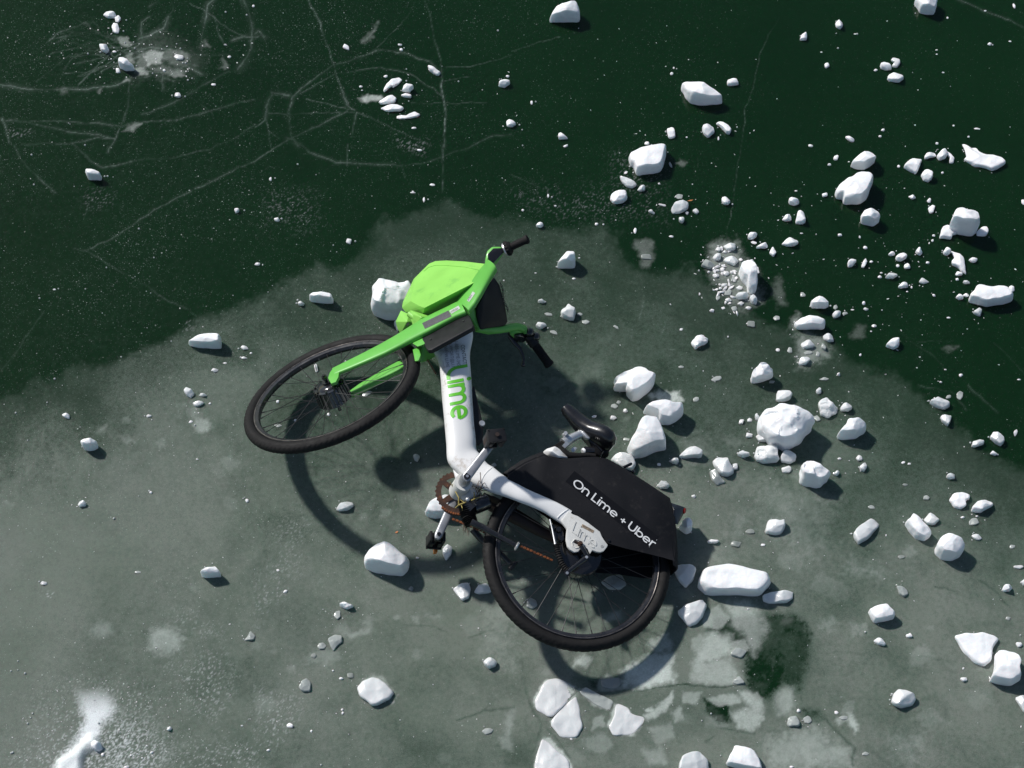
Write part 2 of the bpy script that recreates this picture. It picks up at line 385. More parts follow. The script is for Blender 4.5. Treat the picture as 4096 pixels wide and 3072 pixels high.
for t, s, so, v in [(0,'1180 400 1260 330 1420 300 1600 380 1760 470 1700 640 1560 640 1420 690 1300 640 1180 680 1100 560',30,.05),(0,'1240 470 1330 410 1420 440 1400 520 1300 560',5,.5),(0,'1180 560 1260 540 1300 620 1220 650',5,.42),(0,'1440 600 1520 580 1600 640 1500 660',5,.3),(0,'1090 470 1150 440 1170 520 1110 540',4,.28),(0,'1500 430 1600 440 1620 500 1540 500',5,.3),(0,'1010 330 1100 310 1160 360 1080 390',4,.26),(0,'1190 480 1260 440 1300 520 1270 600 1200 640',10,.22),(0,'1300 560 1450 540 1600 600 1560 660 1380 620',10,.2),(0,'1380 440 1500 410 1650 470 1560 560 1400 500',9,.2),
 (0,'1070 1110 1160 1080 1220 1090 1150 1140',5,.24),(0,'490 790 560 780 620 820 540 830',8,.14),(0,'840 800 880 780 870 815',4,.18),(0,'1080 690 1120 665 1145 690 1100 700',3,.3),
 (0,'1890 570 1920 500 1960 580 1920 600',5,.17),(0,'1740 400 1780 330 1810 390',6,.2),
 (10,'900 830 960 800 1090 815 1100 850 1030 880 940 880',5,.55),(10,'930 370 980 300 1040 200 1010 330 960 385',8,.22),(20,'1400 1390 1440 1355 1490 1390 1440 1410',4,.25),
 (21,'1050 420 1150 390 1220 420 1240 560 1200 620 1120 620 1110 520 1060 460',8,.20),(21,'1120 560 1180 530 1235 570 1190 620 1130 600',6,.14),
 (21,'1690 620 1750 450 1940 430 2000 560 2110 700 2150 950 2000 1030 1880 1010 1840 900 1720 760',16,.30),
 (31,'200 1090 260 1060 240 1190 190 1170',10,.3),(31,'240 1260 330 1250 480 1290 510 1420 400 1500 260 1520 230 1400',14,.28),(31,'30 800 90 750 130 900 150 960 80 980 40 880',10,.15),
 (31,'730 1250 770 1130 830 1150 840 1230 780 1260',8,.14),(31,'1510 1350 1570 1310 1650 1330 1560 1370',6,.1),
 (2,'1680 300 1740 270 1800 300 1825 370 1780 420 1700 410',8,.30),(2,'1590 150 1700 190 1720 270 1660 300 1640 220',12,.18),
 (3,'780 460 820 400 880 375 940 400 955 460 920 510 860 525 800 500',12,.23),(3,'1285 540 1310 460 1400 430 1500 450 1550 530 1540 620 1450 670 1350 650 1290 600',16,.36),
 (22,'1190 110 1300 55 1400 85 1465 70 1470 140 1380 150 1250 130',7,.8),(22,'1500 500 1700 480 1750 640 1500 660',25,.15),
 (23,'190 1060 300 890 390 870 560 970 450 1110 330 1230 200 1140',5,.40),(23,'322 1275 443 1122 555 1030 580 1120 606 1300 560 1390 420 1390',5,.42),(23,'190 1700 200 1600 260 1410 300 1420 500 1600 500 1700',5,.42),(23,'840 1300 880 1220 900 1100 1000 1130 1030 1190 1140 1230 1130 1280 1050 1370 880 1370',6,.38),(23,'580 990 640 950 720 1000 880 1080 840 1160 720 1120',6,.30),(23,'1880 680 1930 610 2035 640 1980 715',4,.25),(23,'740 920 820 830 960 880 960 970 790 985',6,.22),(23,'1600 600 1720 500 1850 520 1900 640 1960 720 1750 720 1560 740',6,.20),(13,'885 960 930 890 1015 850 1080 880 1195 1000 1160 1060 1050 1115 1000 1120 900 1040',6,.35),(23,'1620 300 1780 260 1880 360 1800 470 1660 440',6,.22),(23,'1890 560 2010 540 2060 620 1960 690 1880 640',5,.24),(23,'1560 540 1640 500 1700 580 1640 680 1560 640',5,.16),(23,'2020 1040 2130 1010 2200 1130 2120 1200 2050 1150',6,.22),(23,'1700 1060 1840 1020 2000 1040 1990 1100 1840 1110 1740 1120',5,.22),(23,'1480 1000 1640 1010 1600 1120 1500 1110',5,.20),(23,'700 1240 830 1200 820 1300 700 1340',5,.16),(23,'1180 1300 1360 1280 1400 1400 1240 1440',8,.14),(23,'640 1400 800 1360 900 1480 760 1560 640 1500',8,.12),(23,'1100 1500 1300 1460 1380 1600 1180 1650',10,.14),(23,'940 800 1100 720 1250 640 1400 660 1410 900 1200 960 980 950',16,.42),(23,'1640 560 1750 480 1900 520 1950 640 1800 740 1560 760',18,.28),(23,'1560 760 1900 740 2010 900 2000 950 1700 950 1540 900',14,.22),
 (23,'1180 560 1350 510 1380 620 1250 660',12,.3),(23,'1850 250 2050 230 2212 420 2100 700 2000 500 1900 420',22,.24),
 (23,'1980 1010 2090 1000 2190 1130 2180 1220 2080 1340 1930 1300 1900 1180 2060 1140',14,.30),
 (23,'1300 1100 1390 1000 1390 1120 1300 1180 1180 1240 1120 1200',8,.35),(23,'1380 1180 1470 1150 1480 1260 1390 1280',8,.26),(23,'1160 1120 1240 1150 1200 1180 1140 1140',6,.4),
 (23,'560 740 640 680 700 720 640 790 540 800',10,.33),(23,'820 320 950 300 960 370 830 390',12,.2),
 (33,'80 1050 130 970 220 970 250 1080 200 1180 100 1200',10,.25),(33,'700 1170 740 1155 770 1230 810 1340 770 1360 720 1290',6,.40),(33,'600 1230 680 1200 720 1230 640 1270',6,.32),
 (33,'0 1400 400 1320 700 1500 700 1659 0 1659',30,.22),(33,'1100 1380 1300 1400 1250 1560 1100 1540',30,.14),(33,'430 420 560 380 580 440 460 470',14,.12),
 (13,'450 740 520 650 700 620 760 700 640 780',14,.16),(13,'780 480 980 430 990 470 830 510',7,.24),(13,'900 400 990 330 1020 380 960 440',9,.15),(13,'1180 330 1240 320 1230 370 1190 370',6,.22),
 (13,'1330 340 1390 330 1390 380 1340 380',6,.2),(13,'1450 310 1600 350 1580 380 1450 340',10,.12),(13,'2000 300 2212 300 2212 800 2000 700',40,.16),(13,'2150 1200 2212 1170 2212 1400 2160 1400',10,.22),(13,'2110 1400 2212 1350 2212 1500 2120 1480',8,.2),
 (22,'1850 500 1900 470 2000 500 1950 540',20,.15),(32,'0 900 500 1000 400 1400 0 1300',60,.12),(32,'700 1560 900 1600 950 1659 700 1659',30,.16),
 (2,'1050 290 1100 270 1110 330 1060 330',6,.13),(2,'860 370 920 350 900 410 850 410',8,.14),(2,'1040 430 1130 440 1180 490 1100 490',8,.15),(2,'1380 490 1440 470 1430 520 1390 530',7,.14),(2,'40 1010 80 1000 120 1040 50 1040',6,.2)]:
    patch(milk, t, s, so*(.62 if t == 23 else .9), v*(.85 if t == 23 else 1))
for t, s, so, v in [(33,'-180 340 0 310 180 335 320 400 360 560 370 720 320 900 290 1000 150 940 0 1100 -180 980 -190 720 -350 560 -520 480 -450 350',12,.78),
 (33,'150 600 340 560 370 720 320 900 280 960 100 900 0 820 60 640',18,.85),(23,'1650 1060 1880 1080 1900 1250 1800 1290 1680 1180',8,.85),(23,'560 880 900 800 1200 980 1600 940 2000 960 2200 1100 2160 1360 1700 1340 1300 1300 1150 1420 600 1500 480 1420 640 1200',40,.30),(23,'670 900 760 870 770 930 700 970',6,.9),
 (33,'300 1130 460 1130 480 1230 340 1290',12,.6),(13,'1250 1400 1500 1350 1800 1420 1900 1600 1500 1659 1250 1600',40,.30),(13,'780 300 880 270 900 360 820 380',14,.25),
 (23,'1760 250 1830 260 1850 420 1780 360',12,.5),(23,'-60 1400 160 1440 200 1659 -60 1659',20,.4),(23,'620 150 1100 0 1350 100 1180 460 900 420 700 300',60,.2),
 (21,'1000 430 1080 470 1100 580 1180 650 1250 560 1260 440 1330 560 1200 690 1080 620 1000 520',9,.8),
 (12,'0 -100 300 -200 500 100 200 100',50,.1),(21,'620 620 900 780 880 900 700 800',30,.35),(11,'1300 250 1500 200 1700 300 1500 480 1300 420',40,.35)]:
    patch(dark, t, s, so, v)
for t, s, w, v in [(23,'1480 930 1700 965 2010 955 2212 940',5,.7),(23,'960 980 1150 985 1300 955 1480 930',2.4,.7),(23,'570 1000 450 1120 325 1270',2,.6),(23,'70 720 85 900 110 1020 240 1290 200 1480 150 1600',4,.45),
 (23,'300 1350 400 1450 500 1590',3,.5),(23,'530 1440 680 1350 820 1290',3,.45),(23,'670 1130 870 1220',2.4,.4),(23,'1620 1300 1850 1330 2100 1360',5,.6),(23,'1770 1400 1680 1450',4,.5),
 (13,'1740 1250 1950 1170 2212 1140',3,.45),(13,'1950 1170 2180 1000',2.4,.4),(33,'300 1000 330 1240',2,.4),(33,'500 1230 650 1370 760 1490 735 1650',4,.5),(33,'860 1500 1000 1600 1080 1680',5,.45),
 (33,'1650 1430 1740 1610',3,.5),(33,'1040 720 1200 700 1350 710 1600 745',3,.35),(33,'430 670 600 650 900 670',3,.2),(33,'20 850 170 860',1,.0),(23,'1990 310 2180 400',3,.6),(23,'1100 520 960 680',3,.25),
 (23,'90 800 60 1000',5,.3),(23,'640 1060 560 1240 640 1200',3,.3),(23,'1640 1060 1640 1200',3,.5),(32,'1380 1440 1500 1510 1700 1530',1.5,.25),(32,'100 780 300 800',1.2,.2),(33,'0 1340 250 1320 500 1240',4,.4)]:
    line(dark, t, s, w*.75, v)
rq = random.Random(12)
for _ in range(120):      # old pieces and milky bubbles frozen into the grey ice
    x0, y0 = rq.uniform(1150, 2212), rq.uniform(620, 1659)
    if rq.random() < .35: x0, y0 = rq.uniform(300, 1300), rq.uniform(1000, 1659)
    s_ = rq.choice([5, 8, 12, 18, 30]); an_ = rq.uniform(0, 6.28); k_ = rq.randint(4, 6)
    pp = [((x0+s_*rq.uniform(.7, 1.4)*math.cos(an_+6.28*i/k_))*1.8517, (y0+s_*rq.uniform(.5, 1.1)*math.sin(an_+6.28*i/k_))*1.8517) for i in range(k_)]
    if y0 < 560+.42*(x0-1150)+160 or (x0 > 1700 and y0 < 1000): continue
    patch(milk, 0, ' '.join(f'{a*2.1602} {b*2.1602}' for a, b in pp), rq.uniform(2.5, 8), rq.uniform(.04, .12))
for _ in range(26):
    x0, y0 = rq.uniform(700, 2212), rq.uniform(1150, 1659); an_ = rq.uniform(-.6, .6); l_ = rq.uniform(30, 110)
    pp = [((x0+l_*f*math.cos(an_+f*.4))*4, (y0+l_*f*math.sin(an_+f*.4))*4) for f in (0, .5, 1)]
    line(dark, 0, ' '.join(f'{a} {b}' for a, b in pp), rq.uniform(1.2, 3), rq.uniform(.15, .4))
# powder snow blown over the ice at the bottom left
SN = '630 960 720 950 860 960 930 990 960 1050 1000 1150 980 1230 900 1290 870 1420 900 1480 820 1500 720 1540 730 1659 700 1760 420 1760 480 1640 560 1520 660 1440 690 1350 700 1250 650 1100'
pts = ov(tile_pts(3, SN)); r = region(pts, 120)
s0 = sdpoly(OX[r]+wx[r]*30, OY[r]+wy[r]*30, pts)
g = fbm(GX[r], GY[r], 190, 2, 91, .8)
snow[r] = np.clip(sst(s0, -26, 14)*1.0-(1-g)*.95*(1-sst(s0, 0, 26)*.8), 0, 1)*1.25*sst(OY[r]+(midf[r]-.5)*40, 1500-40, 1560+20)
snow[r] = np.maximum(snow[r], sst(s0, -150, 5)*sst(g, .60, .80)*.34*sst(OY[r], 1440, 1520))
pts2 = ov(tile_pts(3, '900 1310 1200 1330 1350 1500 1300 1659 1300 1760 700 1760 740 1540 880 1480')); r2 = region(pts2, 60)
s2 = sdpoly(OX[r2]+wx[r2]*40, OY[r2]+wy[r2]*40, pts2); g2 = fbm(GX[r2], GY[r2], 200, 2, 95, .8)
snow[r2] = np.maximum(snow[r2], sst(s2, -60, 30)*sst(g2, .46, .72)*.55)
for t, s, so, v in [(3,'1500 780 1900 700 2000 900 1850 1200 1700 1100',50,.5),(3,'1500 280 1700 300 1900 500 1800 560 1550 420',30,.4),(3,'1500 1500 2212 1450 2212 1700 1450 1700',50,.55),(13,'0 1000 400 1100 300 1450 0 1500',40,.45),
 (13,'0 0 300 0 300 150 100 200 0 420',30,.4),(3,'310 150 450 140 430 190 330 200',8,.9),(13,'860 1050 1250 1040 1200 1110 900 1120',8,.6),(12,'200 1200 400 1100 380 1659 100 1659',40,.3),(1,'700 0 1000 0 950 90 800 120',20,.3),
 (0,'60 1130 230 1130 220 1200 90 1200',8,.5),(10,'1180 1200 1450 1200 1430 1310 1250 1300',14,.35),(1,'1600 1130 1700 1130 1690 1200 1620 1200',8,.4),(20,'850 1350 1250 1450 1250 1659 950 1659',40,.25),(21,'0 0 1300 0 1300 220 400 200',40,.22),(11,'100 0 500 0 500 300 100 300',30,.2)]:
    pp = ov(tile_pts(t, s)); rr = region(pp, so*3)
    if rr is None: continue
    gg = fbm(GX[rr], GY[rr], 210, 2, 97, .8)
    snow[rr] = np.maximum(snow[rr], .6*v*sst(sdpoly(OX[rr]+wx[rr]*40, OY[rr]+wy[rr]*40, pp), -so, so)*sst(gg, .60, .80))

mound = np.zeros_like(cloud)
pm = ov(tile_pts(3, '560 1560 700 1450 780 1380 840 1390 880 1450 860 1490 760 1530 740 1600 740 1760 460 1760 500 1600')); rm = region(pm, 30)
md = sst(sdpoly(OX[rm]+wx[rm]*16, OY[rm]+wy[rm]*16, pm), -7, 16)
mound[rm] = md*(.012+.010*midf[rm]+.004*hif[rm])
snow[rm] = np.maximum(snow[rm], md*(.75+.5*hif[rm]))
ny, nx = GX.shape
me = bpy.data.meshes.new('ice')
hz = (fbm(GX, GY, 2.2, 3, 5)-.5)*.0016+(fbm(GX, GY, 30, 3, 6)-.5)*.0007
co = np.stack([GX, GY, np.where(near, hz+mound, 0)], -1).reshape(-1, 3).astype(np.float32)
me.vertices.add(nx*ny); me.vertices.foreach_set('co', co.ravel())
ii = (np.arange(ny-1)[:, None]*nx+np.arange(nx-1)[None, :]).ravel()
quads = np.stack([ii, ii+1, ii+nx+1, ii+nx], -1).astype(np.int32)
nf = len(quads); me.loops.add(nf*4); me.loops.foreach_set('vertex_index', quads.ravel())
me.polygons.add(nf); me.polygons.foreach_set('loop_start', np.arange(0, nf*4, 4, dtype=np.int32))
me.polygons.foreach_set('loop_total', np.full(nf, 4, dtype=np.int32)); me.polygons.foreach_set('use_smooth', np.ones(nf, bool))
me.update()
a = me.attributes.new('ice', 'FLOAT_COLOR', 'POINT')
a.data.foreach_set('color', np.stack([np.clip(cloud, 0, 1), np.clip(milk, 0, 1), np.clip(crack, 0, 1), np.clip(dark, 0, 1)], -1).astype(np.float32).ravel())
a2 = me.attributes.new('powder', 'FLOAT', 'POINT'); a2.data.foreach_set('value', np.clip(snow, 0, 1).astype(np.float32).ravel())
def ice_sheet_material():
    m = bpy.data.materials.new('lake_ice'); m.use_nodes = True; nt = m.node_tree; N = nt.nodes; L = nt.links
    b = N['Principled BSDF']
    at = N.new('ShaderNodeAttribute'); at.attribute_name = 'ice'
    ap = N.new('ShaderNodeAttribute'); ap.attribute_name = 'powder'
    sp = N.new('ShaderNodeSeparateColor'); L.new(at.outputs['Color'], sp.inputs[0])
    geo = N.new('ShaderNodeNewGeometry')
    def mth(op, a_, b_=None, c_=None, clamp=False):
        n = N.new('ShaderNodeMath'); n.operation = op; n.use_clamp = clamp
        for i, v in enumerate((a_, b_, c_)):
            if v is None: continue
            if isinstance(v, (int, float)): n.inputs[i].default_value = v
            else: L.new(v, n.inputs[i])
        return n.outputs[0]
    def nz(scale, det=3, rough=.6):
        n = N.new('ShaderNodeTexNoise'); n.inputs['Scale'].default_value = scale; n.inputs['Detail'].default_value = det; n.inputs['Roughness'].default_value = rough
        L.new(geo.outputs['Position'], n.inputs['Vector']); return n.outputs[0]
    def mr(v, a_, b_, c_=0, d_=1):
        n = N.new('ShaderNodeMapRange'); L.new(v, n.inputs[0])
        for i, q in enumerate((a_, b_, c_, d_)): n.inputs[i+1].default_value = q
        return n.outputs[0]
    def mix(f, a_, b_):
        n = N.new('ShaderNodeMix'); n.data_type = 'RGBA'
        if isinstance(f, (int, float)): n.inputs[0].default_value = f
        else: L.new(f, n.inputs[0])
        for i, v in ((6, a_), (7, b_)):
            if isinstance(v, tuple): n.inputs[i].default_value = (*v, 1)
            else: L.new(v, n.inputs[i])
        return n.outputs[2]
    cl = sp.outputs[0]; mk = sp.outputs[1]; cr = sp.outputs[2]; dk = at.outputs['Alpha']
    grain = mr(nz(420, 2, .7), .3, .7, .55, 1.45)
    grain2 = mr(nz(70, 5, .75), .3, .7, .7, 1.3)
    cl = mth('MULTIPLY', mth('MULTIPLY', cl, grain), grain2)
    cl = mth('MULTIPLY', cl, mth('SUBTRACT', 1, dk, clamp=True), clamp=True)
    deep = mix(mr(nz(1.1, 3), .35, .65), (.0014, .0050, .0012), (.0022, .0078, .0022))
    tint = mix(mr(nz(1.7, 4, .65), .35, .65), (.126, .129, .112), (.156, .152, .140))
    c = mix(cl, deep, tint)
    mkg = mth('MULTIPLY', mk, mr(nz(160, 3, .7), .3, .7, .8, 1.2), clamp=True)
    c = mix(mkg, c, (.52, .55, .52))
    crg = mth('MULTIPLY', cr, mr(nz(120, 3, .7), .3, .7, .6, 1.4), clamp=True)
    c = mix(crg, c, (.36, .42, .385))
    # air bubbles and frost grains
    def specks(scale, rad, keep, val):
        v = N.new('ShaderNodeTexVoronoi'); v.inputs['Scale'].default_value = scale; L.new(geo.outputs['Position'], v.inputs['Vector'])
        sc2 = N.new('ShaderNodeSeparateColor'); L.new(v.outputs['Color'], sc2.inputs[0])
        on = mth('GREATER_THAN', sc2.outputs[0], keep)
        rr = mth('MULTIPLY', sc2.outputs[1], rad)
        d = mth('LESS_THAN', v.outputs['Distance'], rr)
        return mth('MULTIPLY', mth('MULTIPLY', on, d), mth('MULTIPLY', sc2.outputs[2], val))
    dens = mr(nz(2.2, 4, .6), .38, .62, .15, 1.0)
    sx = N.new('ShaderNodeSeparateXYZ'); L.new(geo.outputs['Position'], sx.inputs[0])
    leftw = mr(sx.outputs[0], -1.2, .9, 1.0, .22)
    s1 = specks(150, .30, .62, .42); s2_ = specks(60, .17, .78, .7); s3 = specks(300, .5, .66, .18)
    s = mth('MAXIMUM', mth('MAXIMUM', s1, s2_), s3)
    s = mth('MULTIPLY', s, mth('MULTIPLY', dens, leftw), clamp=True)
    c = mix(s, c, (.6, .63, .6))
    pw = mth('MULTIPLY', ap.outputs['Fac'], mr(nz(330, 2, .7), .3, .7, .75, 1.25), clamp=True)
    c = mix(pw, c, (.80, .81, .83))
    L.new(c, b.inputs['Base Color'])
    b.inputs['IOR'].default_value = 1.31
    ss = N.new('ShaderNodeSubsurfaceScattering'); ss.falloff = 'RANDOM_WALK'     # sunlight spreading sideways through the green ice
    ss.inputs['Radius'].default_value = (.25, 1.0, .6); ss.inputs['Scale'].default_value = .11; ss.inputs['IOR'].default_value = 1.31
    L.new(mix(mth('MULTIPLY', cl, 2.2, clamp=True), (.0018, .0125, .0038), (.0115, .0440, .0255)), ss.inputs['Color'])
    ad = N.new('ShaderNodeAddShader'); L.new(b.outputs[0], ad.inputs[0]); L.new(ss.outputs[0], ad.inputs[1])
    L.new(ad.outputs[0], N['Material Output'].inputs['Surface'])
    rg = mth('ADD', mth('MULTIPLY', cl, .75), mth('ADD', .09, mth('MULTIPLY', mth('ADD', pw, mk), .5)), clamp=True)
    L.new(rg, b.inputs['Roughness'])
    hgt = mth('ADD', mth('MULTIPLY', nz(38, 5, .6), .5), mth('ADD', mth('MULTIPLY', nz(300, 2), mth('ADD', mth('MULTIPLY', cl, .5), mth('MULTIPLY', pw, 2.5))), mth('MULTIPLY', s, 1.2)))
    bp = N.new('ShaderNodeBump'); bp.inputs['Strength'].default_value = .55; bp.inputs['Distance'].default_value = .0022
    L.new(hgt, bp.inputs['Height']); L.new(bp.outputs[0], b.inputs['Normal'])
    return m
ice = link('ice', me, ice_sheet_material())
setp(ice, kind='structure')
#@@CHUNKS@@
# ------------------------------------------------------------ broken ice lying on the sheet
PIECES = []      # (outline in photo px, height, tone, label or None)
def P(t, s, h, tone=3, label=None, flat=0): PIECES.append((tile_pts(t, s), h, tone, label, flat))
def E(t, s, tone=3):
    """rounded chips: cx cy w h angle; ..."""
    for q in s.split(';'):
        v = [float(a) for a in q.split()]; cx, cy, w, h = v[:4]; an = math.radians(v[4]) if len(v) > 4 else 0
        rg = random.Random(int(cx*7+cy)); k = rg.randint(4, 6); a0 = rg.random()*6
        pts = []
        for i in range(k):
            a = a0+2*math.pi*i/k+rg.uniform(-.25, .25); rr = rg.uniform(.80, 1.22)
            x, y = .5*w*rr*math.cos(a), .5*h*rr*math.sin(a)
            pts.append(T(t, cx+x*math.cos(an)-y*math.sin(an), cy+x*math.sin(an)+y*math.cos(an)))
        hh = .42*min(w, h)/2355
        PIECES.append((pts, hh if tone > 1 else hh*.45, tone, None, 0))
B = 'bright snow-white ice '
P(0,'890 115 970 85 1005 120 1000 160 930 160',.022,3); E(0,'1015 165 55 75;1000 235 60 112 -12')
P(0,'860 380 885 358 930 385 945 430 920 465 880 440',.03); P(0,'1040 500 1075 490 1115 520 1130 560 1165 580 1160 610 1085 615 1035 570',.035,3,'bent white ice chunk in the middle of the old star-shaped impact crack')
E(0,'1022 605 50 55;2190 50 30 26;1420 608 30 30'); E(0,'1548 490 90 62;1532 820 64 62;1845 730 40 28;1980 490 36 26;990 445 40 26',2)
P(0,'750 1465 800 1450 830 1465 880 1505 875 1560 770 1550',.035,3,'lone squarish white ice chunk near the left edge under the cracked dark ice')
E(10,'785 408 76 46 28;1245 385 52 34;1252 427 36 34;1122 658 40 34;907 748 38 32;915 780 22 15;1410 1295 50 26;125 1545 26 50 10;2177 657 38 30;1355 1655 30 20')
P(10,'1485 560 1530 570 1595 625 1580 655 1555 650 1500 605',.02); P(10,'1130 720 1170 680 1235 655 1265 680 1235 720 1190 755 1165 745 1110 800 1100 780',.014,3,'comma-shaped white snow lump at the top of the snow splash')
P(10,'1275 730 1300 722 1365 745 1340 775 1330 800 1262 790',.03); P(10,'1250 820 1290 800 1345 810 1340 850 1280 838',.014)
P(10,'1060 880 1120 840 1180 810 1215 840 1205 885 1140 895 1080 905',.018); P(10,'1075 935 1130 900 1210 895 1280 930 1250 960 1130 968',.016,3,'lens-shaped white lump at the foot of the snow splash')
P(10,'1215 1000 1240 995 1290 1005 1330 980 1375 962 1418 990 1390 1010 1320 1025 1240 1032 1215 1025',.009,3,'thin wavy strip of snow lying below the snow splash')
P(10,'2095 720 2140 670 2190 680 2195 710 2150 760 2100 745',.03); P(20,'-50 1040 -30 1030 10 1035 38 1065 5 1100 -45 1095',.02); E(10,'1365 1105 46 22;1525 1595 50 22',2)
P(20,'323 185 340 140 380 80 470 45 545 8 565 40 582 110 583 190 450 196 330 192',.055,3,'large wedge of white ice with its peak touching the top of the frame')
E(20,'170 885 24 46;1380 635 36 30;1397 585 20 25;1328 573 12 12;1165 1235 38 46 -30;465 1260 56 30 -25;1784 1195 20 50;1272 1585 24 24;1510 1185 18 16'); E(20,'1370 1425 26 60 -20;985 1492 42 26 -35',1)
P(20,'1465 700 1490 682 1600 695 1680 740 1750 800 1822 880 1760 905 1660 915 1545 880 1500 830',.05,3,'big pointed slab of white ice, like a flint, high on the dark ice')
P(20,'1857 690 1900 660 1930 670 1960 730 1880 745 1860 730',.022); P(20,'1640 1085 1685 1065 1740 1075 1752 1130 1690 1195 1655 1150',.03); P(20,'1762 1050 1800 1035 1870 1080 1893 1130 1880 1165 1850 1155 1815 1100',.022)
P(20,'1335 1110 1375 1085 1400 1100 1410 1190 1370 1202 1350 1190',.018)
P(20,'1010 1330 1110 1275 1220 1260 1290 1238 1327 1245 1315 1350 1290 1480 1180 1500 1075 1522 1050 1440 1020 1410',.042,3,'large flat-topped square block of white ice on the dark ice',1)
P(20,'930 1512 1000 1540 1060 1570 1078 1600 1040 1628 990 1615 950 1570',.018,2); P(20,'1082 1640 1100 1605 1150 1595 1150 1640 1110 1658',.02,2); P(20,'400 1150 415 1135 450 1160 487 1200 402 1207',.018)
P(30,'1255 -40 1450 -40 1445 60 1430 128 1360 125 1310 100 1290 40',.045,3,'white ice block cut off by the top edge near the right corner')
P(30,'580 190 605 165 640 190 645 225 620 258 590 230',.024); P(30,'272 352 290 300 325 268 338 300 330 350',.02)
E(30,'508 558 58 66 30;605 415 24 13;752 293 26 14;462 450 20 12;930 605 40 30 -30;1915 378 44 44;2092 357 28 16;2125 50 28 46 -20;1552 152 22 26;1877 92 26 16;968 1178 30 24;367 1257 50 32;587 1358 44 54;530 1420 36 34 -30;240 1648 25 15;1603 1085 20 20;1270 1080 15 12;1805 1110 60 20 8;1733 1180 28 22;1460 1240 38 28;1130 1435 28 36 -20;1507 1490 28 24;992 1122 36 40;1457 430 26 18;1457 468 18 14;1512 625 34 16')
P(30,'965 555 1000 520 1040 545 1070 600 1020 612 975 590',.025); P(30,'1058 510 1080 490 1135 515 1140 550 1110 588 1065 575 1098 545',.014,2); P(30,'1028 680 1040 640 1070 625 1165 640 1170 670 1130 717 1060 700',.026)
P(30,'665 1175 690 1170 748 1205 740 1230 715 1225 680 1195',.014)
P(30,'718 1425 740 1390 800 1320 850 1278 895 1300 928 1360 890 1420 820 1470 750 1455',.045,3,'blunt leaning white ice block just above the boot-shaped one')
P(30,'575 1640 600 1590 660 1545 700 1550 750 1490 800 1472 870 1475 897 1520 880 1570 862 1660 845 1705 790 1770 650 1768 640 1700 590 1690',.055,3,'boot-shaped large block of bright white ice right of centre at the top')
P(30,'1172 1440 1225 1355 1332 1350 1310 1420 1272 1508 1220 1475',.028); P(30,'1320 1500 1350 1448 1420 1495 1415 1545 1385 1578 1345 1560',.03)
P(30,'1352 1345 1370 1315 1440 1310 1455 1345 1400 1360 1355 1380',.016); P(30,'1455 1345 1490 1290 1525 1278 1550 1320 1530 1360 1480 1390',.03); P(30,'1540 1300 1570 1320 1608 1370 1600 1410 1565 1412 1570 1360 1545 1330',.014)
P(30,'1680 1235 1700 1230 1740 1250 1735 1275 1800 1272 1820 1305 1880 1345 1950 1340 2020 1365 2052 1405 1990 1450 1925 1482 1860 1445 1780 1440 1720 1400 1682 1370 1710 1355 1705 1290',.022,3,'ragged fish-shaped flat lump of snow near the right edge')
P(31,'175 70 205 28 250 50 270 90 225 122 185 100',.028); E(31,'488 22 60 56;608 12 52 50;1392 72 44 60 30;1413 145 58 88 18;2205 80 40 58;1432 377 34 28;1422 417 26 34 30;622 368 46 38;793 387 24 32;290 357 36 18;842 478 40 34;1120 635 38 28 25;1200 638 74 76;1380 610 34 30;1635 752 38 34;968 732 40 30;978 697 24 20;1240 820 18 28;1202 860 20 14;892 600 38 30;1710 890 56 50')
P(31,'120 235 150 190 200 190 200 240 150 258',.024); P(31,'235 270 255 150 280 138 310 160 325 260 290 283',.03); P(31,'795 200 820 140 890 132 945 170 960 230 910 300 800 255',.045,3,'rounded cube of white ice below the boot-shaped block')
P(31,'1212 30 1250 22 1280 45 1245 67',.012); P(31,'1580 150 1600 138 1750 152 1790 200 1800 320 1760 380 1640 360 1555 300 1565 220',.055,3,'tall white ice block shaped like a bucket, near the right edge',1)
P(31,'1480 400 1500 300 1545 280 1610 310 1660 350 1590 370 1580 410 1530 400',.022); P(31,'1800 345 1850 290 1890 290 1905 340 1880 385 1800 380',.012,3)
P(31,'118 450 150 405 190 385 262 405 265 430 235 465 160 472',.026); E(31,'38 515 70 106'); P(31,'685 600 720 570 763 575 730 640 690 655',.024); P(31,'808 620 845 553 855 600 830 660 808 650',.018)
P(31,'1035 540 1070 505 1098 540 1060 555',.016); P(31,'1097 560 1130 525 1190 507 1195 560 1150 603 1110 590',.028); P(31,'1272 510 1300 462 1335 520 1315 552 1290 540',.02)
P(31,'1510 510 1537 468 1582 510 1550 552 1515 535',.025); P(31,'1575 490 1640 520 1690 565 1700 630 1710 720 1670 690 1650 655 1590 630 1580 600 1610 560',.02,3,'ragged tail of snow crumbling down from the bucket-shaped block')
P(31,'1615 710 1635 672 1685 718 1630 725',.014); P(31,'1730 578 1770 562 1808 580 1790 610 1760 612',.016); P(31,'1680 770 1715 758 1748 790 1700 797',.014,2)
P(31,'1010 740 1050 690 1090 683 1120 715 1080 752 1030 752',.02,2); P(31,'1300 780 1325 737 1397 775 1340 797',.01,2); P(31,'1118 820 1160 775 1200 775 1210 820 1150 835',.02); P(31,'1415 878 1440 878 1450 905 1430 905',.006,2)
P(31,'1722 900 1760 860 1785 797 1870 805 2020 797 2060 820 2110 890 2105 920 2000 965 1880 998 1800 960 1725 930',.04,3,'wide flat white ice slab by the right edge, the biggest on the dark ice',1)
E(31,'2100 840 58 70;'[:-1]); P(31,'1620 905 1640 872 1670 880 1685 920 1650 935',.02); P(31,'1768 1035 1820 993 1850 1010 1830 1080 1795 1060',.018,2)
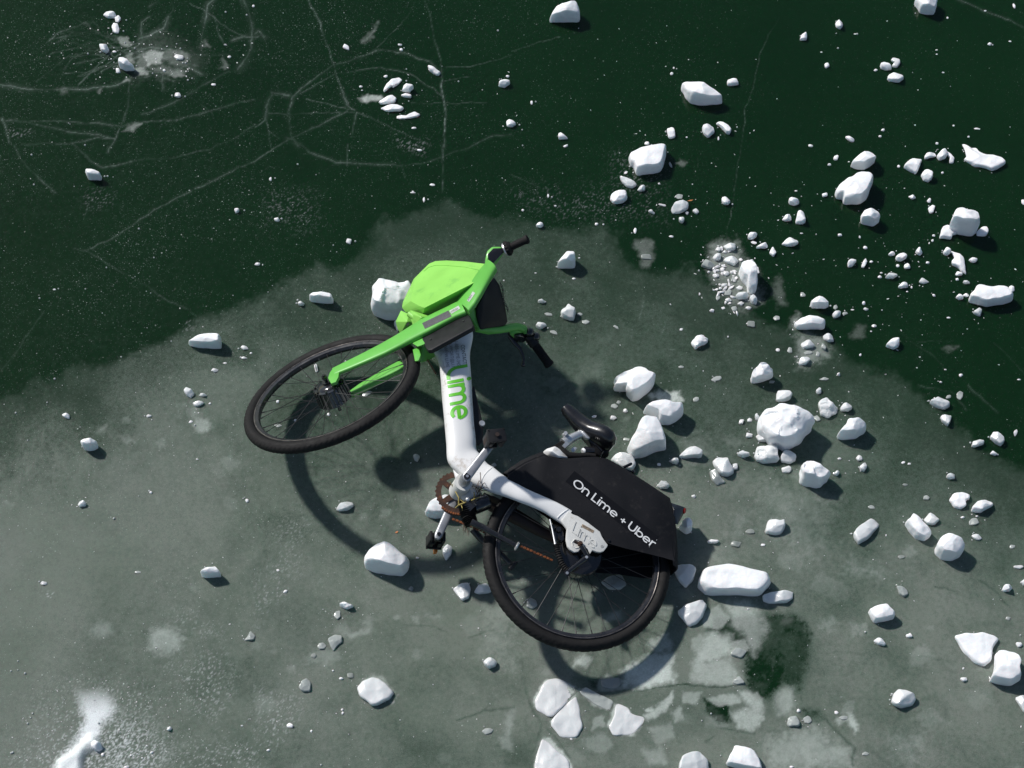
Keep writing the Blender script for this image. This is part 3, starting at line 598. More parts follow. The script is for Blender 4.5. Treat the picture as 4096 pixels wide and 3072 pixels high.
P(31,'360 950 400 905 455 887 490 920 525 975 490 1010 380 1005',.035,3,'five-sided white ice chunk where the grey ice meets the dark ice'); E(31,'300 885 50 46;582 995 46 44;665 1045 48 34;730 1018 30 14',1)
P(31,'552 1050 580 1020 630 1025 625 1070 570 1095',.02,2); E(31,'825 960 40 36;842 1010 54 36',2); P(31,'220 1130 260 1090 370 1052 440 1055 495 1110 490 1190 380 1185 250 1190',.035,3,'smooth oval white ice lump shaped like a bar of soap')
P(31,'470 1230 510 1208 560 1235 570 1290 520 1300 480 1270',.022,2); P(31,'280 1310 335 1257 370 1290 405 1325 380 1345 300 1355',.02,2); P(31,'455 1350 465 1295 505 1340 495 1375',.014,1); E(31,'350 1385 82 42;432 1400 46 62',1)
P(31,'260 1480 280 1420 340 1410 365 1440 330 1490 280 1500',.02,2); E(31,'188 1368 50 54;85 1360 44 34;75 1085 66 50;490 1612 96 40',1); E(31,'915 1153 50 34;892 1203 20 14;798 1405 24 28;1665 1582 38 36;1533 1533 28 16;1493 1640 30 30;1562 1085 40 20;2165 1620 34 16',2)
P(31,'1015 1325 1050 1270 1080 1248 1130 1248 1128 1330 1080 1362 1040 1345',.03); P(31,'595 1560 610 1552 627 1590 600 1585',.012)
P(21,'850 60 855 0 880 -20 985 -20 995 50 960 95 880 105',.03,3); E(21,'1440 38 92 48 -10',1); P(21,'1375 150 1400 90 1480 57 1525 90 1520 150 1440 185 1390 190',.028,2,'wet white chunk with an orange speck beside it on the dark ice')
P(21,'1175 160 1200 148 1235 180 1225 195',.012,2); E(21,'1592 165 58 78;1300 112 80 24 12;1510 180 38 38',2); P(21,'1440 215 1480 200 1490 240 1470 275 1445 255',.02,2); P(21,'1812 40 1840 27 1888 75 1870 110 1830 115 1815 80',.022)
P(21,'2035 385 2055 345 2118 340 2110 380 2080 415 2045 410',.024); P(21,'2105 490 2150 445 2190 425 2212 465 2205 485',.016); P(21,'207 295 225 260 265 252 270 290 240 312',.02)
E(21,'312 32 18 40;375 118 30 20;93 155 30 25;730 275 35 32;790 280 18 18;1063 330 26 66 10;537 748 40 22'); E(21,'1375 382 55 22;580 570 20 16;203 700 22 16',2)
P(21,'390 645 430 570 480 515 540 500 545 600 540 655 400 662',.05,3,'white ice piece shaped like a shark fin, right of the upper handlebar grip')
P(21,'222 945 250 915 300 945 270 962 235 960',.018,2); P(21,'423 1020 460 990 475 960 488 943 520 1000 548 1015 535 1110 500 1115 430 1080',.035,2,'upright white ice chunk with a spiky tip, right of the handlebar')
E(21,'315 1055 76 34;585 1055 48 34;640 1120 70 46;362 1212 80 34 25;900 1165 58 30 30;1463 1185 35 30',1); P(21,'205 1155 225 1115 290 1130 300 1150 240 1190',.022,2)
P(21,'1550 1290 1590 1222 1660 1222 1690 1245 1685 1290 1580 1360 1560 1330',.03,3,'crumbly bright white snow lump alone in the middle of the grey ice'); E(21,'1460 1510 58 34;1775 1612 100 46 -15',1)
P(21,'875 1590 960 1530 1110 1478 1150 1500 1180 1550 1235 1590 1220 1640 1180 1700 1080 1800 1030 1815 980 1740 990 1700 870 1690 900 1640',.06,3,'topmost big white block of the row right of the saddle')
P(21,'2060 1580 2090 1520 2150 1455 2200 1500 2240 1540 2245 1590 2180 1640 2100 1655 2060 1640',.05,3,'white pentagonal ice block above the cratered boulder')
P(21,'1825 460 1860 435 1935 430 1930 500 1860 510',.022,2); E(21,'1785 490 68 56;1840 515 50 38;1760 720 60 50;1850 700 66 54;1830 800 70 50;1800 830 40 34;1900 690 44 40;1960 830 60 50;1980 960 70 44;2050 1000 60 34;1745 660 44 40;1870 930 50 40;1700 690 36 30',2); P(21,'1730 560 1760 525 1805 530 1800 590 1750 595',.02,2); P(21,'1825 580 1850 545 1930 545 1960 590 1920 640 1850 610',.02,2)
P(21,'1630 640 1665 570 1700 590 1760 635 1710 670',.02,1); P(21,'1955 640 1970 580 2020 555 2065 580 2100 680 2110 780 2105 870 2060 890 2035 860 2030 790 1985 730',.06,3,'tall upright white block standing at the right of the slush heap')
P(21,'1930 900 1950 865 2030 862 2050 890 2030 925 1950 930',.025,2); P(21,'2045 910 2080 880 2120 930 2110 975 2070 960',.025,2); E(21,'1920 755 70 80;1870 870 76 66;1920 1005 60 44;1780 915 44 54;1825 1000 42 34;2120 660 30 38',1); E(21,'2070 1140 90 76;1165 560 110 70',0)
P(1,'2025 140 2047 127 2070 145 2060 175 2035 187',.016); P(1,'1630 1310 1700 1250 1760 1215 1850 1208 1910 1220 1920 1260 1915 1345 1850 1358 1740 1345',.042,3,'bullet-shaped white ice block at the left edge of the grey ice')
E(1,'2112 1345 70 50;2107 1432 64 34;2168 1390 25 20;1860 1542 58 45;470 842 34 16',2); E(1,'1945 1478 45 20',1)
P(11,'155 220 190 215 208 245 190 260 165 250',.012); E(11,'800 420 58 76 -10;1450 65 22 50;1355 5 50 18;15 622 50 38;58 628 12 22',2); P(11,'462 890 490 858 640 865 668 885 665 970 560 950 480 925',.04,3,'cylinder-like white ice block left of the big block under the basket')
P(11,'360 945 385 935 420 960 410 985 370 980',.018,2); E(11,'2142 762 16 16'); P(11,'1015 900 1020 810 1075 740 1110 738 1270 760 1290 775 1320 755 1335 790 1360 820 1330 940 1290 1040 1210 1110 1120 1100 1040 1060 1015 1010',.085,3,'big rough white ice block wedged under the green basket')
P(11,'1190 1130 1215 1080 1240 1120 1245 1180 1225 1210',.03,2); P(11,'500 1485 525 1475 540 1550 515 1560',.014); E(11,'1155 1515 80 36 -20',2)
P(2,'535 260 560 237 605 260 600 305 570 295',.016); P(2,'708 500 730 460 785 450 850 480 850 530 820 560 770 580 730 560',.042,3,'round glazed white ice lump at the far left of the grey ice')
P(2,'672 1040 690 1005 730 997 750 1030 740 1055 690 1065',.018,2); E(2,'1285 275 48 34;1305 935 28 30;1705 650 24 20;2137 1007 34 44',2); P(2,'1590 50 1610 20 1660 40 1685 80 1650 125 1610 100',.02,2); P(2,'1725 100 1735 70 1780 80 1790 105 1740 110',.016,2); P(2,'1665 160 1720 140 1768 150 1730 190 1690 200',.014,2)
E(2,'1815 168 28 26'); E(2,'1650 325 42 34;1195 1625 60 26',1); P(2,'1740 1655 1790 1600 1840 1580 1870 1545 1890 1590 1912 1640 1905 1665 1780 1680',.04,3,'white wedge of ice with a sharp peak, below and left of the front wheel')
E(12,'190 150 30 34;628 260 34 34',2); E(12,'340 312 25 25;190 360 70 36;960 85 90 46 -25;2055 700 58 52;190 1610 28 24',1); P(12,'1355 605 1390 595 1418 620 1400 675 1370 660',.016,1)
P(12,'695 1085 720 1035 790 995 835 1005 845 1040 800 1085 710 1105',.024,2,'egg-shaped ice pebble inside the ring shadow of the front wheel')
P(12,'945 1480 990 1390 1040 1330 1110 1325 1170 1345 1230 1400 1320 1490 1320 1590 1270 1659 1160 1655 1060 1625 950 1560',.075,3,'big white boulder of ice left of the lower pedal, half in wheel shadow')
P(12,'1465 1105 1510 1020 1580 975 1640 930 1720 930 1740 1000 1720 1060 1690 1120 1620 1160 1540 1160 1470 1130',.045,3,'white ice block lying under the rusty chainring'); P(12,'1605 1430 1650 1370 1700 1410 1690 1470 1640 1535',.02,2); E(12,'1395 1500 44 24',2)
P(22,'1130 190 1200 140 1320 128 1385 165 1470 145 1470 210 1420 290 1350 360 1280 345 1240 260',.06,3,'second big white block in the row right of the saddle')
P(22,'1105 300 1150 245 1240 250 1280 340 1320 460 1325 545 1240 570 1130 635 1040 640 990 560 1060 430',.07,3,'tall slanting white block, third in the row right of the saddle')
P(22,'850 640 900 590 970 572 1050 610 1070 690 1040 760 960 740',.035,2,'rounded ice block tucked behind the black wheel cover under the saddle'); E(22,'978 228 44 44;875 293 70 48;1570 970 44 38',2); E(22,'712 280 45 34;922 158 40 38;885 190 56 46;990 475 76 40 15;1270 695 40 38;1590 130 50 52',1)
P(22,'1440 630 1480 570 1540 515 1600 545 1645 580 1635 640 1480 645',.035,2,'roof-shaped ice chunk right of the third block by the saddle'); P(22,'1355 650 1380 625 1430 620 1445 660 1430 695 1390 690',.03,2)
P(22,'1735 640 1770 603 1860 605 1870 660 1915 720 1915 770 1860 805 1800 790 1750 700',.035,2); P(22,'1705 745 1750 722 1800 790 1845 850 1770 880 1725 830',.02,1); E(22,'1925 705 66 80',2); P(22,'1945 600 1990 560 2045 590 2050 615 1990 640',.03,2)
E(22,'2055 310 50 44;1980 320 58 60 20;2050 440 80 58',2); P(22,'2095 270 2110 245 2145 300 2110 320',.018,2); P(22,'2105 440 2140 415 2212 430 2212 500 2130 500',.02,2)
P(22,'2090 620 2110 510 2160 515 2240 520 2285 520 2290 600 2300 670 2240 685 2120 675',.035,2,'squat square ice block at the lower left foot of the cratered boulder'); P(22,'1250 880 1270 850 1325 808 1360 870 1340 910 1280 910',.03,2)
P(22,'1440 1230 1470 1150 1520 1135 1555 1200 1550 1270 1500 1300',.045,3,'rounded white block just below the red rear light'); P(22,'1685 1350 1710 1337 1790 1345 1770 1375 1700 1380',.016)
E(22,'2060 1270 90 56;1925 1380 110 84;2170 1390 60 30',0); P(22,'1390 1570 1440 1540 1550 1550 1590 1600 1570 1700 1500 1770 1440 1700',.022,2,'shaded ice slab touching the rear wheel cover at its lowest corner')
P(22,'1610 1659 1640 1570 1800 1530 1850 1518 1950 1550 2100 1600 2200 1640 2230 1720 2140 1840 1950 1820 1680 1830 1600 1740',.05,3,'largest oblong white ice slab, lying right of the rear wheel',1)
P(32,'68 75 75 42 130 37 190 60 208 90 190 130 130 155 70 150',.03,2); P(32,'-90 280 -60 200 20 165 120 155 230 175 340 245 380 310 330 380 290 460 200 560 120 590 50 540 0 520 -50 440 -80 380',.085,3,'huge round cratered boulder of white ice, right of the saddle')
P(32,'410 60 440 20 458 30 460 80 425 90',.014,2); P(32,'428 145 500 92 540 150 608 205 595 260 510 300 450 265 440 200',.03,2,'kite-shaped ice chunk upper right of the cratered boulder'); P(32,'620 195 650 148 720 175 725 210 690 240 630 235',.028,2)
P(32,'590 460 650 370 670 310 765 272 830 320 835 380 760 465 650 482',.055,3,'white ice block with a long tapering left toe, right of the boulder'); E(32,'425 300 60 78 -30',1); P(32,'105 640 140 550 190 570 245 620 240 660 190 692 110 680',.028,2)
E(32,'160 735 98 66;790 640 58 58;1805 1140 30 24;1682 1150 44 28;2170 1577 92 38',2); E(32,'618 645 44 28;1020 1307 12 22'); P(32,'785 715 840 657 855 710 830 760 800 750',.02,2); P(32,'560 780 600 732 620 760 600 797',.018,2)
P(32,'272 690 290 645 345 638 400 670 440 710 530 770 500 830 430 905 330 865 275 830',.06,3,'white ice block with a slanted top, below the cratered boulder',1)
P(32,'1390 145 1460 103 1500 125 1568 155 1565 190 1510 225 1440 190',.028,2); P(32,'1488 260 1585 250 1575 310 1550 370 1500 320',.024,2,'triangular ice tooth pointing down near the right edge'); E(32,'1560 110 50 40;1660 95 60 104;1775 1190 90 74;1170 675 42 28 -30;1222 688 40 22;1368 980 64 54;895 1060 64 42 20;2110 1405 60 34',1); E(32,'1185 870 60 30;1155 1495 74 38;30 -20 60 40',0)
P(32,'1755 540 1765 490 1830 462 1865 480 1860 515 1790 550',.022,2); P(32,'1915 450 1935 397 1980 410 2035 460 2040 500 2010 540 1960 510',.03,2,'lozenge-shaped ice block closest to the right edge beside the dark ice'); P(32,'1915 600 1935 572 1980 605 1960 622',.014); E(32,'2138 420 38 64 10',2)
P(32,'1535 790 1575 757 1610 765 1612 820 1560 825',.02,2); P(32,'1562 1000 1590 935 1680 920 1740 950 1740 975 1700 1000 1705 1060 1665 1088 1610 1070',.022,3,'flat ice piece shaped like an apple core bite, left of its twin'); P(32,'1755 1070 1800 1010 1880 968 1945 1010 1945 1040 1870 1085 1830 1118 1760 1100',.032,3)
P(32,'1340 1170 1390 1095 1440 1125 1482 1170 1430 1225 1370 1210',.02,2); P(32,'730 1305 760 1250 880 1140 915 1145 955 1195 950 1230 850 1340 780 1390 750 1350',.026,2,'brick-shaped ice bar lying diagonally on the grey ice at the right')
P(32,'1180 1180 1220 1140 1235 1100 1265 1120 1320 1190 1400 1280 1405 1310 1340 1360 1270 1330 1210 1240',.035,3,'long ice block slanting down to the round ice boulder'); P(32,'1440 1370 1470 1290 1520 1253 1560 1280 1650 1330 1685 1400 1660 1480 1590 1530 1490 1510 1440 1440',.06,3,'round white ice boulder with a ridge, low at the right side')
E(32,'1800 1322 90 54 25',2); P(32,'-30 1290 0 1150 60 1150 100 1170 140 1160 150 1220 110 1290 50 1310',.03,2)
E(3,'378 62 64 38;885 1540 34 40',2); P(3,'2105 560 2140 520 2165 462 2210 510 2190 555',.01,1); P(3,'1438 1325 1465 1295 1488 1300 1480 1330 1455 1340',.012); E(3,'1313 1522 40 30 -20;2092 1292 28 18;1230 1573 22 22;1270 1465 20 18;1130 1548 25 20 -50;1090 1650 70 34;1350 620 18 14;895 535 14 10')
P(13,'720 245 745 210 780 215 835 240 840 260 790 290 750 270',.026,3,'popcorn-like bright snow crumb left of the rear wheel, alone'); E(13,'700 332 70 84 10;568 605 74 74;2000 1335 104 62',1); E(13,'253 132 44 30 -30;665 817 24 30 30;735 883 38 34;293 1290 60 48;478 1340 22 32;108 1503 38 36;745 1152 28 28;748 1185 24 38 10;693 1187 15 12;1245 1243 15 14;1530 937 14 14;592 777 12 12')
P(13,'620 540 680 495 740 500 745 560 700 600 670 655 640 600',.014,1); E(13,'500 685 48 58;1340 105 48 56;815 860 64 60',0); P(13,'370 960 400 900 440 870 475 920 465 1000 400 1005',.014,1)
P(13,'885 960 930 890 1015 850 1080 880 1195 1000 1160 1060 1050 1115 1000 1120 900 1040',.022,2,'diamond-shaped ice slab frozen in below left of the rear wheel'); P(13,'1960 725 2010 682 2085 725 2070 780 2010 808 1975 770',.028,2)
P(13,'1700 95 1760 60 1840 40 1858 100 1840 190 1780 222 1740 170',.018,2); P(13,'1885 140 1920 65 1990 55 2040 90 2020 150 1920 160',.02,2)
P(23,'1425 300 1500 230 1640 190 1680 240 1650 340 1600 400 1520 440',.03,2,'bluish shaded ice piece off the lower right of the rear wheel'); E(23,'170 230 100 120;880 60 190 170',1); E(23,'2040 285 18 18;513 1408 28 20;1720 1190 14 12;1640 1250 12 12;188 1207 12 12')
P(23,'1880 680 1930 610 2035 640 1980 715',.012,1); P(23,'190 1060 300 890 390 870 560 970 450 1110 330 1230 200 1140',.02,2,'upper half of the white slab split by a thin crack, below the rear wheel')
P(23,'322 1275 443 1122 555 1030 580 1120 606 1300 560 1390 420 1390',.02,2,'lower half of the white slab split by a thin crack'); P(23,'190 1700 200 1600 260 1410 300 1420 500 1600 500 1700',.02,2,'white ice triangle at the bottom edge, the leftmost there')
P(23,'840 1300 880 1220 900 1100 1000 1130 1030 1190 1140 1230 1130 1280 1050 1370 880 1370',.012,2,'star-shaped pale slush plate frozen in below the rear wheel'); P(23,'580 990 640 950 720 1000 880 1080 840 1160 720 1120',.012,1); E(23,'860 925 200 120',0); P(23,'1900 920 1960 850 2015 930 1945 942',.01,1)
P(23,'1430 1700 1440 1630 1460 1540 1620 1490 1700 1590 1700 1700',.035,2,'white ice block at the bottom edge, the middle one'); P(23,'1840 1610 1880 1520 1920 1430 2080 1470 2140 1600 2160 1700 1860 1640',.035,3,'five-sided white slab at the bottom edge, right of the middle one')
P(33,'-50 150 40 120 215 112 210 190 150 235 20 240 -40 210',.025,2,'small brick of ice at the right end of the largest slab'); P(33,'1110 80 1150 78 1200 110 1215 160 1170 185 1130 150',.012,1)
P(33,'865 275 930 235 1015 215 1050 260 1090 310 1080 360 1000 395 920 412 890 350',.035,3,'white cushion-like ice block alone on the lower right grey ice'); P(33,'2015 120 2030 65 2075 55 2112 90 2085 130 2040 138',.028); P(33,'2175 45 2212 10 2260 40 2212 90',.02,2)
P(33,'910 550 950 520 985 535 1015 595 1000 607 950 590',.02); E(33,'1218 512 70 56;2168 588 62 64;1692 888 76 60 15;1688 798 18 26;265 1162 34 38;492 1150 16 10'); E(33,'2070 365 54 48;340 1240 78 66;590 1180 40 34;845 1535 60 40;655 1225 84 46',1); E(33,'205 1648 44 28',2)
P(33,'1612 515 1700 482 1790 485 1840 478 1950 500 1992 530 1940 620 1930 720 1870 785 1780 740 1690 650',.022,3,'flat white ice shard with a pointed left corner, low at the right',1)
P(33,'1960 610 2000 588 2080 615 2150 670 2172 740 2160 800 2170 900 2090 952 1990 930 1905 890 1950 800 1960 700',.05,3,'glossy waisted white ice block nestling against the flat shard')
P(33,'1060 1080 1075 1000 1120 952 1175 970 1250 1010 1270 1060 1230 1120 1150 1145 1090 1120',.035,2,'rounded ice lump with a notch, lowest single block at the right'); P(33,'160 1280 180 1210 240 1195 275 1260 270 1300 180 1305',.014,1); P(33,'2130 1040 2212 1005 2260 1100 2212 1190',.02,2)

def ice_piece(pts, h, tone, flat, seed, hi=''):
    if h <= .022 and pts[0][1] > 2700 and 2000 < pts[0][0] < 2800: h *= .45
    rg = random.Random(seed)
    ys = [p[1] for p in pts]; xs = [p[0] for p in pts]
    H = max(ys)-min(ys); W = max(xs)-min(xs); y1 = max(ys)
    scale = 1090.
    if hi: h *= 1.45 if 'bucket' not in hi else 2.2
    hpx = h*scale*math.sin(TH)
    if hpx > .55*H: h = .55*H/(scale*math.sin(TH)); hpx = .55*H
    k = (H-hpx)/H
    size = math.sqrt(W*H)/scale
    n = 72 if size > .05 else 40 if size > .035 else (22 if size > .015 else 12)
    out = resample(pts, n, 1)
    base = [onz((x, y1-(y1-y)*k), 0.0) for x, y in out]      # footprint on the ice: silhouette less the visible side
    c = sum(base, Vector())/n
    R = sum((p-c).length for p in base)/n
    dirs = [(rg.uniform(0, 6.28), (rg.uniform(.10, .38) if h > .04 else rg.uniform(.2, .7)) if not flat else rg.uniform(.03, .12), rg.uniform(.55, .85)) for _ in range(3 if flat else 4)]
    prof = [(1.0, -.10), (1.02, .22), (1.005, .52), (.98, .76), (.94, .91), (.875, .99), (.74, 1.0), (.56, 1.01), (.36, 1.02), (.15, 1.02)]
    if size > .05: prof = [q for a, b in zip(prof, prof[1:]) for q in (a, ((a[0]+b[0])/2, (a[1]+b[1])/2))]+[prof[-1]]
    if size < .02: prof = [(1.0, -.10), (1.0, .4), (.92, .75), (.72, .95), (.38, 1.03)]
    vs = []; amp = size*.05
    for s, z in prof:
        for p in base:
            d = (p-c)*s; q = c+d; zz = z*h
            if z > .2:
                f = 1.0
                for a, sl, st in dirs:
                    t = (d.x*math.cos(a)+d.y*math.sin(a))/R
                    f = min(f, 1.0-sl*max(0, t-st+.55)*1.1)
                zz *= max(f, .35)
            w = noise.noise_vector(Vector((q.x, q.y, zz))*(.55/max(size, .02))*3+Vector((seed, 0, 0)))
            w2 = noise.noise_vector(Vector((q.x, q.y, zz))*(1.6/max(size, .02))*3+Vector((0, seed, 0)))
            dd = (w*amp*.9+w2*amp*.35)
            if seed_special == seed or size > .05:
                w3 = noise.noise_vector(Vector((q.x, q.y, zz))*(4.2/size)+Vector((seed, 3, 0))); w4 = noise.cell(Vector((q.x, q.y, zz))*(3.2/size)+Vector((seed, 3, 0)))
                dd = dd+w3*size*(.05 if seed_special == seed else .007)+Vector((0, 0, w4*size*(.05 if seed_special == seed else .004)))
            dd.z *= (1 if z > .3 else 0)
            vs.append(Vector((q.x, q.y, zz))+dd)
    m = len(prof); fs = []
    for i in range(m-1):
        for j in range(n):
            a, b = i*n+j, i*n+(j+1) % n
            fs.append((a, b, b+n, a+n))
    top = sum(vs[-n:], Vector())/n; vs.append(top)
    for j in range(n): fs.append(((m-1)*n+j, (m-1)*n+(j+1) % n, m*n))
    mesh = bpy.data.meshes.new('ice_piece'); mesh.from_pydata([v-c for v in vs], [], fs)
    for p in mesh.polygons: p.use_smooth = True
    if size > .035: mesh.set_sharp_from_angle(angle=math.radians(38))
    return mesh, c, size
seed_special = -1
SIZES = []
LM = [('the front wheel', (1324, 1571)), ('the green basket', (1730, 1130)), ('the upper handlebar grip', (2085, 970)), ('the lower handlebar grip', (2170, 1400)),
      ('the saddle', (2380, 1720)), ('the upper pedal', (1970, 1735)), ('the lower pedal', (1745, 2195)), ('the chainring', (1800, 2000)), ('the rear light', (2715, 2055)), ('the rear wheel', (2314, 2249))]
recs = []
for i, (pts, h, tone, label, flat) in enumerate(PIECES):
    cx = sum(p[0] for p in pts)/len(pts); cy = sum(p[1] for p in pts)/len(pts)
    seed_special = i if label and ('cratered' in label or 'rough' in label or 'crumbly' in label or 'popcorn' in label) else -1
    mesh, c, size = ice_piece(pts, h, tone, flat, i, (label or '') if tone > 2 and h > .03 else '')
    W = max(p[0] for p in pts)-min(p[0] for p in pts); Hh = max(p[1] for p in pts)-min(p[1] for p in pts)
    recs.append([mesh, c, size, tone, label, cx, cy, W, Hh])
order = sorted(range(len(recs)), key=lambda i: -recs[i][2])
keep = set(order[:300]) | {i for i in range(len(recs)) if recs[i][4]}
anchors = [(a, p) for a, p in LM]
short = {}
for r in recs:
    if r[4]:
        s = r[4].split(',')[0]
        for w in (' with ', ' near ', ' lying ', ' alone', ' cut off', ' at the ', ' by the ', ' in the ', ' under the ', ' wedged', ' below ', ' right of ', ' left of ', ' on the ', ' where ', ' off the ', ' touching ', ' nestling', ' pointing', ' slanting', ' standing', ' beside', ' closest', ' frozen', ' tucked', ' above ', ' inside ', ' upper right ', ' just ', ' high '):
            j = s.find(w)
            if j > 12: s = s[:j]
        if len(s.split()) <= 6 and s.split()[-1] not in ('of', 'like') and not any(k in s for k in ('second', 'topmost', 'lower half', 'upper half', 'middle', 'wet white', 'rounded ice', 'white ice block', 'white ice triangle')):
            short[s] = (r[5], r[6])
anchors += [('the '+k, v) for k, v in short.items() if len(k.split()) <= 6]
used = {r[4] for r in recs if r[4]}
def direction(dx, dy):
    a = math.degrees(math.atan2(-dy, dx)) % 360
    return ['right of', 'up and right of', 'above', 'up and left of', 'left of', 'down and left of', 'below', 'down and right of'][int(((a+22.5) % 360)//45)]
ORD = ['', 'second', 'third', 'fourth', 'fifth', 'sixth', 'seventh', 'eighth', 'ninth', 'tenth']
crumbs = MB(); ncr = 0
cnt = {}
for i in sorted(range(len(recs)), key=lambda i: recs[i][2], reverse=True):
    mesh, c, size, tone, label, cx, cy, W, Hh = recs[i]
    if i not in keep:
        b = bmesh.new(); b.from_mesh(mesh); bmesh.ops.translate(b, verts=b.verts, vec=c); crumbs.add(b); bpy.data.meshes.remove(mesh); continue
    kind = 'ice_block' if size > .07 else ('ice_chunk' if size > .028 else 'ice_chip')
    noun = kind.replace('_', ' ')
    if not label:
        adj = {3: 'bright white', 2: 'wet white', 1: 'grey half-sunken', 0: 'faint sunken grey'}[tone]
        ar = W/max(Hh, 1)
        shp = 'wide' if ar > 1.7 else ('upright' if ar < .62 else ('angular' if i % 2 and size > .03 else 'rounded'))
        cand = sorted(anchors, key=lambda a: math.hypot(a[1][0]-cx, a[1][1]-cy))[:5]
        for rank in range(10):
            for an, (ax, ay) in cand:
                t = f'{adj} {shp} {noun}, ' + (f'{ORD[rank]} nearest ' if rank else 'nearest ') + direction(cx-ax, cy-ay)+' '+an
                if t not in used and len(t.split()) <= 16: label = t; break
            if label: break
        used.add(label)
    o = link(kind, mesh, IM[tone], None, c)
    setp(o, label, noun.split()[1] if False else noun, 'pieces of broken ice scattered on the frozen lake')
# crumbs too small to count
rg = random.Random(99)
def crumb(x, y, r, z=0):
    b = bmesh.new(); bmesh.ops.create_icosphere(b, subdivisions=1, radius=r)
    e_ = rg.uniform(.7, 2.0); ca_ = rg.uniform(0, 3.14); cc_, ss_ = math.cos(ca_), math.sin(ca_)
    for v in b.verts: v.co *= rg.uniform(.6, 1.25); v.co.z *= .6; v.co.x *= e_; v.co.y /= e_**.5; v.co.x, v.co.y = v.co.x*cc_-v.co.y*ss_, v.co.x*ss_+v.co.y*cc_
    bmesh.ops.translate(b, verts=b.verts, vec=(x, y, z+r*.3)); crumbs.add(b)
big = [(r[5], r[6], r[2]) for r in recs if r[2] > .03]
for _ in range(330):
    bx, by, bs = rg.choice(big); a = rg.uniform(0, 6.28); d = bs*1090*rg.uniform(.6, 2.2)
    p = onz((bx+d*math.cos(a), by+d*math.sin(a))); crumb(p.x, p.y, rg.choice([.0012, .0016, .002, .0026]))
for _ in range(130):
    p = onz((rg.gauss(3350, 420), rg.gauss(1250, 420))); crumb(p.x, p.y, rg.choice([.0012, .0016, .0022, .003]))
for _ in range(70):
    p = onz((rg.gauss(2900, 60), rg.gauss(1110, 70))); crumb(p.x, p.y, rg.choice([.003, .004, .006, .008]))
for _ in range(90):
    p = onz((rg.gauss(560, 170), rg.gauss(230, 80))); crumb(p.x, p.y, rg.choice([.0012, .002, .003]))
for _ in range(260):
    p = onz((rg.uniform(0, 4096), rg.uniform(0, 3072))); crumb(p.x, p.y, rg.choice([.001, .0013, .0018]))
for _ in range(150):
    p = onz((rg.gauss(420, 260), rg.uniform(2700, 3072))); crumb(p.x, p.y, rg.choice([.0012, .0017, .0022]))
o = crumbs.build('ice_crumbs', IM[3]); setp(o, 'tiny white crumbs of ice and snow strewn over the frozen lake', 'ice crumbs', kind='stuff')
# small glossy beads added round the pieces to make sun glints
dr = MB()
for t, s in [(0,'1092 175 1068 270 990 280 985 415 1040 475 940 515 985 540 1180 570 985 595 1165 418 1320 635 1620 505 1580 545 1605 545 1625 693 1527 380 1487 825 1600 835 735 1255 293 1595 930 1523 905 1525 1942 388 2132 130 760 465 273 1338 1080 370 1155 365 868 452 1950 105 1560 420 960 512 1660 678'),
 (10,'1300 700 1280 415 1750 705 1320 875 165 1540 360 1420 2090 265 1300 598'),(20,'65 1080 88 1122 92 1258 205 880 1205 1255 1945 1100 1422 595 1018 1440 1048 1492'),(30,'605 418 770 295 1940 390 1310 103 1298 82'),
 (31,'985 1022 1452 176 1015 715 1132 735 655 1065 228 1125 250 1425 255 1475 540 985 1665 1582 365 990'),(21,'1410 45 1398 235 1905 108 1650 600 1950 480 1615 680 1765 800 1900 800 1832 850 1890 940 1985 750 385 648 422 1075 310 1178 345 45 1035 355'),
 (1,'2112 160 1200 318 1330 567 920 653 738 838 505 836 342 918 1047 1425 473 1615 1830 1545 2080 1430 2062 1355 1480 1290'),(11,'222 232 858 427 668 460 350 963 1487 65 360 935 775 1465'),
 (2,'1250 277 1685 357 137 250 240 487 408 160 1835 1550 1775 1593 2103 990 1290 925 985 1163 1610 35 1600 45 1725 100 768 490 795 500 720 515'),(22,'1950 600 2090 600 1710 740 2030 390 1360 668 1260 875 1255 160 1460 640'),
 (32,'425 240 1390 147 1905 460 1748 508 1985 612 720 1295 1172 1195 1335 1172 785 720 660 425 600 458 565 775'),(33,'890 360 1070 1020 1052 1070 1110 80 1915 885 2100 860 2120 890 1975 700 2140 880 840 485 2180 512'),
 (3,'156 735 96 822 155 812 217 842 282 1188 265 1225 240 1275 98 1530 110 1525 340 50 852 1272'),(13,'562 1633 905 942 1920 70 1700 105 1962 725'),(23,'1720 1190 1640 1250 1500 1648'),(12,'690 1072 1465 1105')]:
    for x, y in zip(*[iter([float(q) for q in s.split()])]*2):
        p = onz(T(t, x, y)); r = rg.uniform(.0026, .0042); dr.sphere(p+Vector((0, 0, r*.3)), r, 12)
for _ in range(190):
    p = onz((rg.uniform(0, 2600) if rg.random() < .7 else rg.uniform(0, 4096), rg.uniform(0, 3072))); r = rg.uniform(.0012, .0024); dr.sphere(p+Vector((0, 0, r*.3)), r, 8)
for _ in range(170):
    bx, by, bs = rg.choice(big); a = rg.uniform(2.2, 4.2); d = bs*1090*rg.uniform(.42, .62)
    p = onz((bx+d*math.cos(a), by-d*math.sin(a))); r = rg.uniform(.0014, .003); dr.sphere(p+Vector((0, 0, r*.4)), r, 8)
setp(dr.build('glint_beads', 'glint'), 'tiny glossy beads added for sun glints on and round the ice pieces', 'meltwater', kind='stuff')
mesh, c, size = ice_piece(tile_pts(3, '790 1430 830 1400 880 1440 890 1490 850 1520 800 1490'), .028, 3, 0, 502)
o = link('ice_chunk', mesh, IM[3], None, c); setp(o, 'snow-dusted white ice chunk sitting in the powder snow', 'ice chunk', 'pieces of broken ice scattered on the frozen lake')
